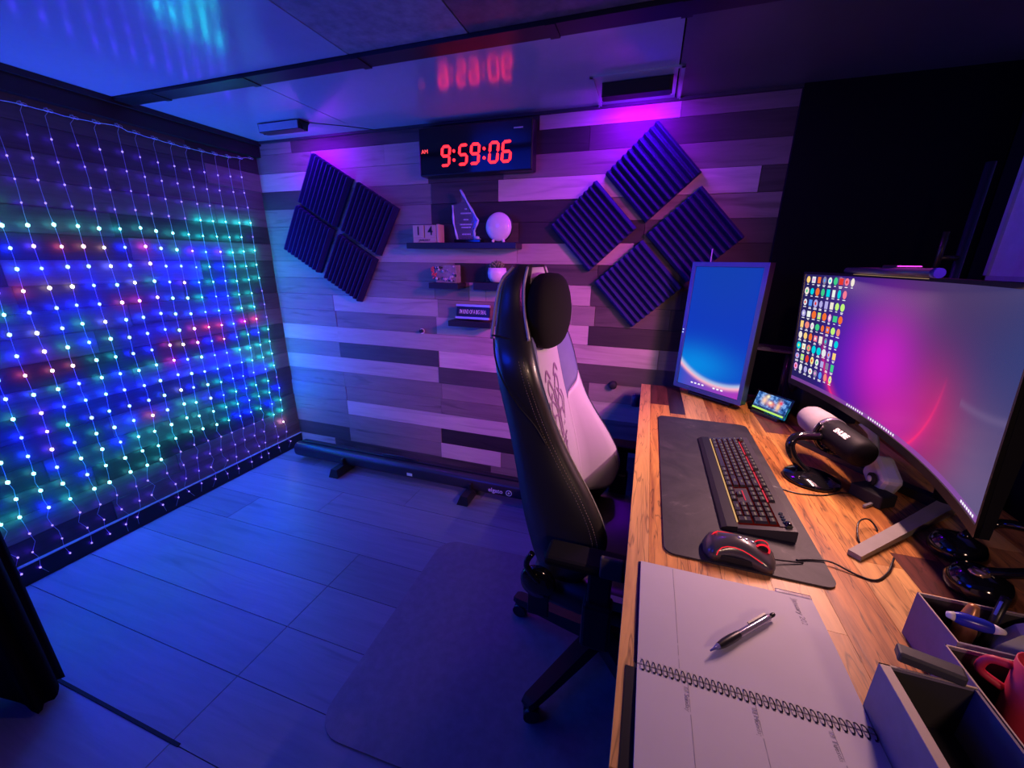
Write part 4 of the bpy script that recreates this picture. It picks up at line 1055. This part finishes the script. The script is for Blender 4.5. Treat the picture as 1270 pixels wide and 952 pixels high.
B().tube(spline([(2.822, -1.540, DT + .095), (2.806, -1.532, DT + .09), (2.803, -1.531, DT + .07), (2.822, -1.541, DT + .06)], 4), .005, 8).obj('handle', mat('red_plastic', None), rc, True)
wt = thing('white_tape_dispenser', 'pale curved tape dispenser with a dark slot standing in the rear bin', 'dispenser', (2.93, -1.46, DT + .01))
b = B(); b.prism([(-.05, .0), (.03, 0), (.05, .06), (.035, .085), (.0, .09), (-.03, .06), (-.045, .03)], -.012, .012, 'xz'); b.xf(Matrix.Translation((2.925, -1.450, DT + .012)) @ Matrix.Rotation(-.35, 4, 'Z')); b.obj('body', WHITEP, wt, True)
B().cyl((2.920, -1.4655, DT + .072), (2.920, -1.4615, DT + .072), .011, n=18).obj('slot', BLACKM, wt, True)
bp = thing('clip_pen', 'dark pen with a bright blue clip standing in the rear bin', 'pen', (2.905, -1.435, DT + .01))
a = Vector((2.868, -1.440, DT + .010)); e = Vector((2.880, -1.428, DT + .112)); d = (e - a).normalized()
B().cyl(tuple(a), tuple(e), .0055, n=14).obj('barrel', BLACK, bp, True)
B().box(tuple(a + d * .088 + Vector((-.006, -.004, 0))), (.003, .005, .022), rot=d.to_track_quat('Z', 'Y').to_matrix()).obj('clip', mat('bright_blue', (.15, .2, .9), .2), bp, True, 'bright blue clip')
tag(B().lathe([(0, 0), (.012, 0), (.013, .05), (.006, .09), (0, .092)], (2.842, -1.440, DT + .006), 16).obj('glue_stick', mat('copper_cap', (.5, .22, .08), .3, .3)), 'small copper coloured tube upright beside the blue marker', 'tube')
gb = thing('black_headphones', 'glossy black rounded headphones behind the organizer under the monitor corner', 'headphones', (2.97, -1.235, DT))
for y, l in ((-1.27, 1), (-1.16, 0)):
    B().lathe([(0, 0), (.036, 0), (.044, .010), (.045, .022), (.036, .040), (.015, .048), (0, .049)], (2.965 + .03 * (1 - l), y, DT + .0005), 28).obj('ear_cup', BLACKG, gb, True)
B().tube(spline([(2.965, -1.27, DT + .045), (3.03, -1.29, DT + .085), (3.09, -1.22, DT + .10), (3.06, -1.14, DT + .08), (2.995, -1.16, DT + .045)], 6), .009, 10).obj('headband', BLACKG, gb, True)
B().sph((2.955, -1.277, DT + .0475), .012, sub=2, sc=(1.3, 1, .4)).obj('badge', mat('copper_badge', (.8, .5, .3), .2, .8), gb, True, 'copper coloured badge')

# ================================================================== DARK CORNER
B_ = thing('framed_board', 'white framed board on the dark right wall above the curved monitor', 'board', (XR, -.65, 1.28))
B().box((XR - .012, -.70, 1.62), (.014, 1.06, .68)).obj('panel', mat('board_white', (.8, .8, .82), .35), B_, True)
b = B()
for lo, hi in (((XR - .028, -1.24, 1.268), (XR - .002, -.156, 1.284)), ((XR - .028, -.172, 1.268), (XR - .002, -.156, 1.965)), ((XR - .028, -1.24, 1.268), (XR - .002, -1.224, 1.965)), ((XR - .028, -1.24, 1.95), (XR - .002, -.156, 1.965))):
    b.box([(p + q) / 2 for p, q in zip(lo, hi)], [q - p for p, q in zip(lo, hi)])
b.obj('frame', mat('board_frame', (.55, .55, .6), .4), B_, True)
tag(B().box((2.835, -.305, .999), (.16, .10, .010), rot=rotz(-.35), bev=.002).box((2.80, -.345, 1.0062), (.03, .006, .004), rot=rotz(-.35)).cyl((2.885, -.32, .995), (2.885, -.32, DT), .008).obj('riser_shelf', mat('glossy_slate', (.03, .03, .04), .2)), 'thin glossy black riser shelf jutting beside the portrait monitor', 'shelf')
sp = thing('speaker', 'tall black speaker in the dark corner between the two monitors', 'speaker', (3.02, -.30, DT))
B().box((3.03, -.28, DT + .21), (.19, .22, .42), bev=.008).obj('cabinet', BLACKM, sp, True)
B().lathe([(.055, 0), (.062, 0), (.062, .006), (.05, .004), (.02, -.01), (0, -.004)], (2.934, -.28, DT + .14), 24, rot=Matrix.Rotation(-PI / 2, 3, 'Y')).obj('cone', BLACK, sp, True)
st3 = thing('light_stand', 'thin dark pole of a light stand behind the curved monitor', 'stand', (3.28, -.35, 0))
B().cyl((3.30, -.33, .02), (3.30, -.33, 1.62), .012).obj('pole', mat('stand_grey', (.05, .05, .08), .35, .5), st3, True)
B().cyl((3.235, -.35, 1.30), (3.235, -.35, 1.42), .008).cyl((3.235, -.35, 1.34), (3.30, -.33, 1.34), .008).obj('arm', mat('stand_bronze', (.10, .07, .05), .35, .6), st3, True)
for a in (0, 120, 240):
    B().cyl((3.30, -.33, .35), (3.30 + .13 * math.cos(math.radians(a)), -.33 + .13 * math.sin(math.radians(a)), .006), .007, n=8).obj('leg', BLACK, st3, True)

# ================================================================== GAMING CHAIR
gc = thing('gaming_chair', 'black gaming chair with white inner panels and a round black head pillow', 'chair', (2.31, -.99, 0))
YC = -.965
LV = [  # z, xr, xf, xc, w, wi
 (.46, 2.13, 2.24, 2.20, .235, .15), (.55, 2.10, 2.30, 2.19, .25, .15), (.62, 2.083, 2.318, 2.18, .256, .15), (.68, 2.068, 2.300, 2.17, .255, .148),
 (.75, 2.052, 2.262, 2.155, .246, .145), (.82, 2.036, 2.215, 2.138, .236, .14), (.88, 2.022, 2.180, 2.124, .230, .138), (.95, 2.008, 2.150, 2.105, .236, .135),
 (1.03, 1.994, 2.125, 2.088, .250, .128), (1.09, 1.982, 2.105, 2.076, .242, .12), (1.14, 1.972, 2.082, 2.064, .205, .11), (1.18, 1.967, 2.062, 2.055, .170, .105),
 (1.23, 1.967, 2.052, 2.050, .152, .10), (1.27, 1.974, 2.050, 2.048, .140, .09), (1.295, 1.988, 2.050, 2.046, .118, .07), (1.308, 2.010, 2.045, 2.042, .085, .05)]
def interp(z, k):
    for a, b in zip(LV, LV[1:]):
        if a[0] <= z <= b[0]:
            t = (z - a[0]) / (b[0] - a[0]); return a[k] + (b[k] - a[k]) * t
    return LV[0][k] if z < LV[0][0] else LV[-1][k]
zs = [LV[0][0] + (LV[-1][0] - LV[0][0]) * i / 44 for i in range(45)]
def sm_(z, k):  # smoothed lookup
    return sum(interp(min(max(z + d, .46), 1.308), k) for d in (-.02, -.01, 0, .01, .02)) / 5
def cross(z):
    xr, xf, xc, w_, wi = [sm_(z, k) for k in range(1, 6)]
    xc = min(xc, xf - .002)
    pts = [(xr, -.45 * w_), (xr + .006, -.75 * w_), (xr + .022, -.93 * w_), (xr + .4 * (xf - xr), -w_), (xf - .018, -w_), (xf - .003, -w_ + .012), (xf, -w_ + .028),
           (xf - .010, -w_ + .5 * (w_ - wi)), (xc + .006, -wi - .004), (xc, -wi + .015)]
    return [(x, YC + y, z) for x, y in pts] + [(x, YC - y, z) for x, y in pts[::-1]]
CB = mat('chair_leather_black', (.020, .018, .018), .36, bump=.2, bscale=260, spec=.8, coat=.25)
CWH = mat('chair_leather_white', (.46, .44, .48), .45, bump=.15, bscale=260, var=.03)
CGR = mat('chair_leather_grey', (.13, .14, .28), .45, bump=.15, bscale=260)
rings = [cross(z) for z in zs]
b = B(); b.loft(rings); b.obj('backrest', CB, gc, True)
def ribbon(u0, u1, z0, z1, m, name, n=24, off=.0025, s0=0, s1=0):
    """strip lying on the cross-section polyline between indices u0..u1"""
    b = B(); R = []
    for i in range(n + 1):
        a_, b2 = u0, u1
        row = []
        for k in range(9):
            za = z0 + s0 * k / 8; zb = z1 + s1 * k / 8; z = za + (zb - za) * i / n; c = cross(z)
            t = a_ + (b2 - a_) * k / 8; j = min(int(t), len(c) - 2); fr_ = t - j
            p = Vector(c[j]).lerp(Vector(c[j + 1]), fr_); tng = Vector(c[j + 1]) - Vector(c[j]); nn_ = Vector((-tng.y, tng.x, 0)) * -1
            nn_ = nn_.normalized() if nn_.length else Vector((1, 0, 0))
            row.append(p + nn_ * off)
        R.append(row)
    # thicken
    back_ = [[p - Vector((.004, 0, 0)) for p in r] for r in R]
    rr_ = [r + q[::-1] for r, q in zip(R, back_)]
    b.loft(rr_); return b.obj(name, m, gc, True)
ribbon(8.55, 10.45, .56, 1.300, CWH, 'centre_panel', 40)
ribbon(10.4, 12.75, .53, .875, CWH, 'lumbar_panel', 24, .003, 0, .085)
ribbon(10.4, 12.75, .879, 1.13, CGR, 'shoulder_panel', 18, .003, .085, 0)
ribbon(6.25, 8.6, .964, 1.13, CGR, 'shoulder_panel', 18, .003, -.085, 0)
ribbon(6.25, 8.6, .53, .960, CWH, 'lumbar_panel', 24, .003, 0, -.085)
# white piping along the head section
for s in (-1, 1):
    pts = [(sm_(z, 1) + .012, YC + s * (sm_(z, 4) * .93), z) for z in [1.13 + .17 * i / 14 for i in range(15)]]
    B().tube(pts, .0045, 6).obj('piping', CWH, gc, True)
    pts = [(sm_(z, 2) - .002, YC + s * (sm_(z, 4) - .012), z) for z in [1.13 + .17 * i / 14 for i in range(15)]]
    B().tube(pts, .004, 6).obj('piping', CWH, gc, True)
STI = mat('stitch_tan', (.35, .26, .16), .6)
b = B()
for off_ in (0, .012):
    for i in range(70):
        z = .62 + .47 * i / 70; z2 = z + .0035
        b.tube([(sm_(q, 2) - .022 - off_, YC - sm_(q, 4) - .0008, q) for q in (z, z2)], .0009, 4)
b.obj('side_stitching', STI, gc, True)['kind'] = 'stuff'
b = B(); b.tube([(1.992 + .085 * t, YC - sm_(1.135, 4) - .001 + .0 * t, 1.140 - .022 * t + .004 * math.sin(PI * t)) for t in [i / 8 for i in range(9)]], .0026, 5); b.obj('seam', BLACKM, gc, True)
b = B(); sp_ = spline([(1.995, YC - .206, 1.13), (2.01, YC - .236, 1.09), (2.035, YC - .252, 1.04), (2.075, YC - .252, .98), (2.115, YC - .243, .93), (2.145, YC - .238, .88)], 5); b.tube(sp_, .0022, 5); b.obj('seam', BLACKM, gc, True)
# embroidered emblem on the white panel
EM = mat('emblem_thread', (.22, .12, .24), .6)
b = B()
def em(pts, w_=.004):
    pp_ = spline([(0, p[0], p[1]) for p in pts], 5)
    for a, c in zip(pp_, pp_[1:]):
        d = (c - a); n2 = Vector((0, -d.z, d.y)).normalized() * w_
        q = [a + n2, a - n2, c - n2, c + n2]
        b.face([b.bm.verts.new(Vector((sm_(p.z, 3) + .0045, YC + p.y, p.z))) for p in q])
for s in (-1, 1):
    em([(s * .008, .80), (s * .012, .88), (s * .008, .95)]); em([(s * .012, .95), (s * .04, .985), (s * .06, .96), (s * .045, .93), (s * .03, .945)])
    em([(s * .015, .90), (s * .045, .925), (s * .065, .90), (s * .05, .875)], .003); em([(s * .012, .87), (s * .04, .88), (s * .055, .855)], .003)
    em([(s * .02, .985), (s * .05, 1.015), (s * .075, .99)], .0045); em([(s * .07, .93), (s * .085, .90), (s * .07, .87), (s * .055, .84)], .003)
    em([(s * .05, .80), (s * .02, .79), (s * .018, .75), (s * .03, .72), (s * .01, .68)], .004); em([(s * .035, .775), (s * .02, .765)], .003)
    em([(s * .03, .825), (s * .034, .835)], .002); em([(s * .045, .825), (s * .049, .835)], .002)
em([(0, .70), (0, .82), (0, .93)], .0022); em([(-.03, .79), (0, .785), (.03, .79)], .004)
b.obj('emblem', EM, gc, True, 'dark embroidered tribal emblem')
# head pillow
b = B(); rings = []
for i in range(15):
    t = i / 14; a = PI * t; z = 1.184 - .102 * math.cos(a); r = max(.02, math.sin(a)) ** .6
    rings.append([(2.080 + .056 * r * max(-.55, math.cos(q)) + .012 * (1 - t), YC - .003 + .160 * r * math.sin(q), z) for q in [2 * PI * k / 28 for k in range(28)]])
b.loft(rings); b.obj('head_pillow', mat('pillow_velour', (.006, .006, .007), .9, spec=.2), gc, True, 'round black velour head pillow')
b = B(); b.prism([(-.006, .035), (.006, .035), (.004, .0), (.0, -.030), (-.004, 0)], 0, .001, 'yz'); 
for k in (0, 1, 2): b.box((0, .022, .012 - k * .008), (.001, .018, .003))
b.xf(Matrix.Translation((2.1402, YC + .048, 1.165)) @ Matrix.Rotation(.28, 4, 'Z')); b.obj('pillow_logo', mat('logo_grey', (.4, .38, .5), .6), gc, True)
# seat
b = B(); rings = []
for i in range(13):
    t = i / 12; x = 2.12 + .50 * t; w_ = .225 + .03 * math.sin(PI * t); h = .075 - .02 * t * t
    rings.append([(x, YC + w_ * s, .385 + h * e) for s, e in ((-1, .1), (-1.08, .5), (-1.04, 1.25), (-.80, 1.35), (-.62, .95), (0, .88), (.62, .95), (.80, 1.35), (1.04, 1.25), (1.08, .5), (1, .1), (0, 0))])
b.loft(rings); b.obj('seat', CB, gc, True)
b = B(); b.prism([(2.30, .470), (2.60, .462), (2.61, .486), (2.31, .500), (2.285, .498)], YC - .282, YC - .262, 'xz'); b.obj('seat_side_trim', CWH, gc, True, 'white strip along the near side of the seat')
b = B(); b.box((2.33, YC, .365), (.30, .22, .04), bev=.006); b.cyl((2.31, -.975, .34), (2.31, -.985, .365), .05); b.obj('tilt_mechanism', BLACK, gc, True)
B().cyl((2.31, -.985, .10), (2.31, -.985, .35), .026).cyl((2.31, -.985, .08), (2.31, -.985, .24), .036).obj('gas_lift', BLACKG, gc, True)
for s in (-1, 1):
    y = YC + s * .33
    o = B().box((2.30, y, .645), (.24, .075, .024), bev=.009).obj('armrest_pad', mat('armrest_black', (.004, .004, .005), .6, spec=.15), gc, True)
    b = B(); b.box((2.31, y - s * .005, .53), (.055, .035, .20), bev=.006); b.box((2.31, YC + s * .27, .405), (.07, .14, .022), bev=.004); b.box((2.31, y, .47), (.07, .05, .13), bev=.008)
    b.obj('armrest_post', BLACK, gc, True)
b = B(); b.box((2.334, YC - .372, .672), (.05, .012, .055), bev=.004); b.obj('armrest_button', mat('taupe_plastic', (.09, .07, .055), .5), gc, True)
for s in (-1, 1):
    b = B(); b.lathe([(0, 0), (.045, 0), (.05, .008), (.045, .02), (.02, .026), (0, .026)], (2.145, YC + s * .262, .49), 24, rot=Matrix.Rotation(-s * PI / 2 if s > 0 else PI / 2, 3, 'X'))
    b.box((2.145, YC + s * .255, .43), (.06, .012, .14), bev=.003); b.obj('recline_hinge', BLACKG, gc, True)
B().tube(spline([(2.15, YC - .285, .50), (2.12, YC - .30, .56), (2.135, YC - .298, .60)], 4), .008, 8).obj('recline_lever', BLACKG, gc, True)
bc = Vector((2.31, -.985, 0))
for k in range(5):
    a = math.radians(-122 + 72 * k); d = Vector((math.cos(a), math.sin(a), 0)); n2 = Vector((-d.y, d.x, 0))
    b = B(); b.loft([[bc + d * r + n2 * w_ + Vector((0, 0, z0)), bc + d * r - n2 * w_ + Vector((0, 0, z0)), bc + d * r - n2 * w_ * .8 + Vector((0, 0, z1)), bc + d * r + n2 * w_ * .8 + Vector((0, 0, z1))]
                     for r, w_, z0, z1 in ((.02, .032, .075, .125), (.12, .030, .068, .112), (.25, .027, .062, .092), (.325, .024, .060, .082), (.34, .018, .062, .078))], smooth=False)
    lg_ = b.obj('base_leg', BLACK, gc, True)
    w2 = bc + d * .315; b = B(); ca_ = a + .9 + k; cd = Vector((math.cos(ca_), math.sin(ca_), 0))
    for s in (-1, 1): b.cyl(tuple(w2 + cd * (s * .010) + Vector((0, 0, .0295))), tuple(w2 + cd * (s * .026) + Vector((0, 0, .0295))), .025, n=18)
    b.cyl(tuple(w2 + Vector((0, 0, .03))), tuple(w2 + Vector((0, 0, .066))), .008, n=10)
    b.cyl(tuple(w2 + cd * -.010 + Vector((0, 0, .034))), tuple(w2 + cd * .010 + Vector((0, 0, .034))), .024, n=16)
    o = b.obj('caster', BLACK, lg_); o.matrix_parent_inverse = WM(lg_).inverted()
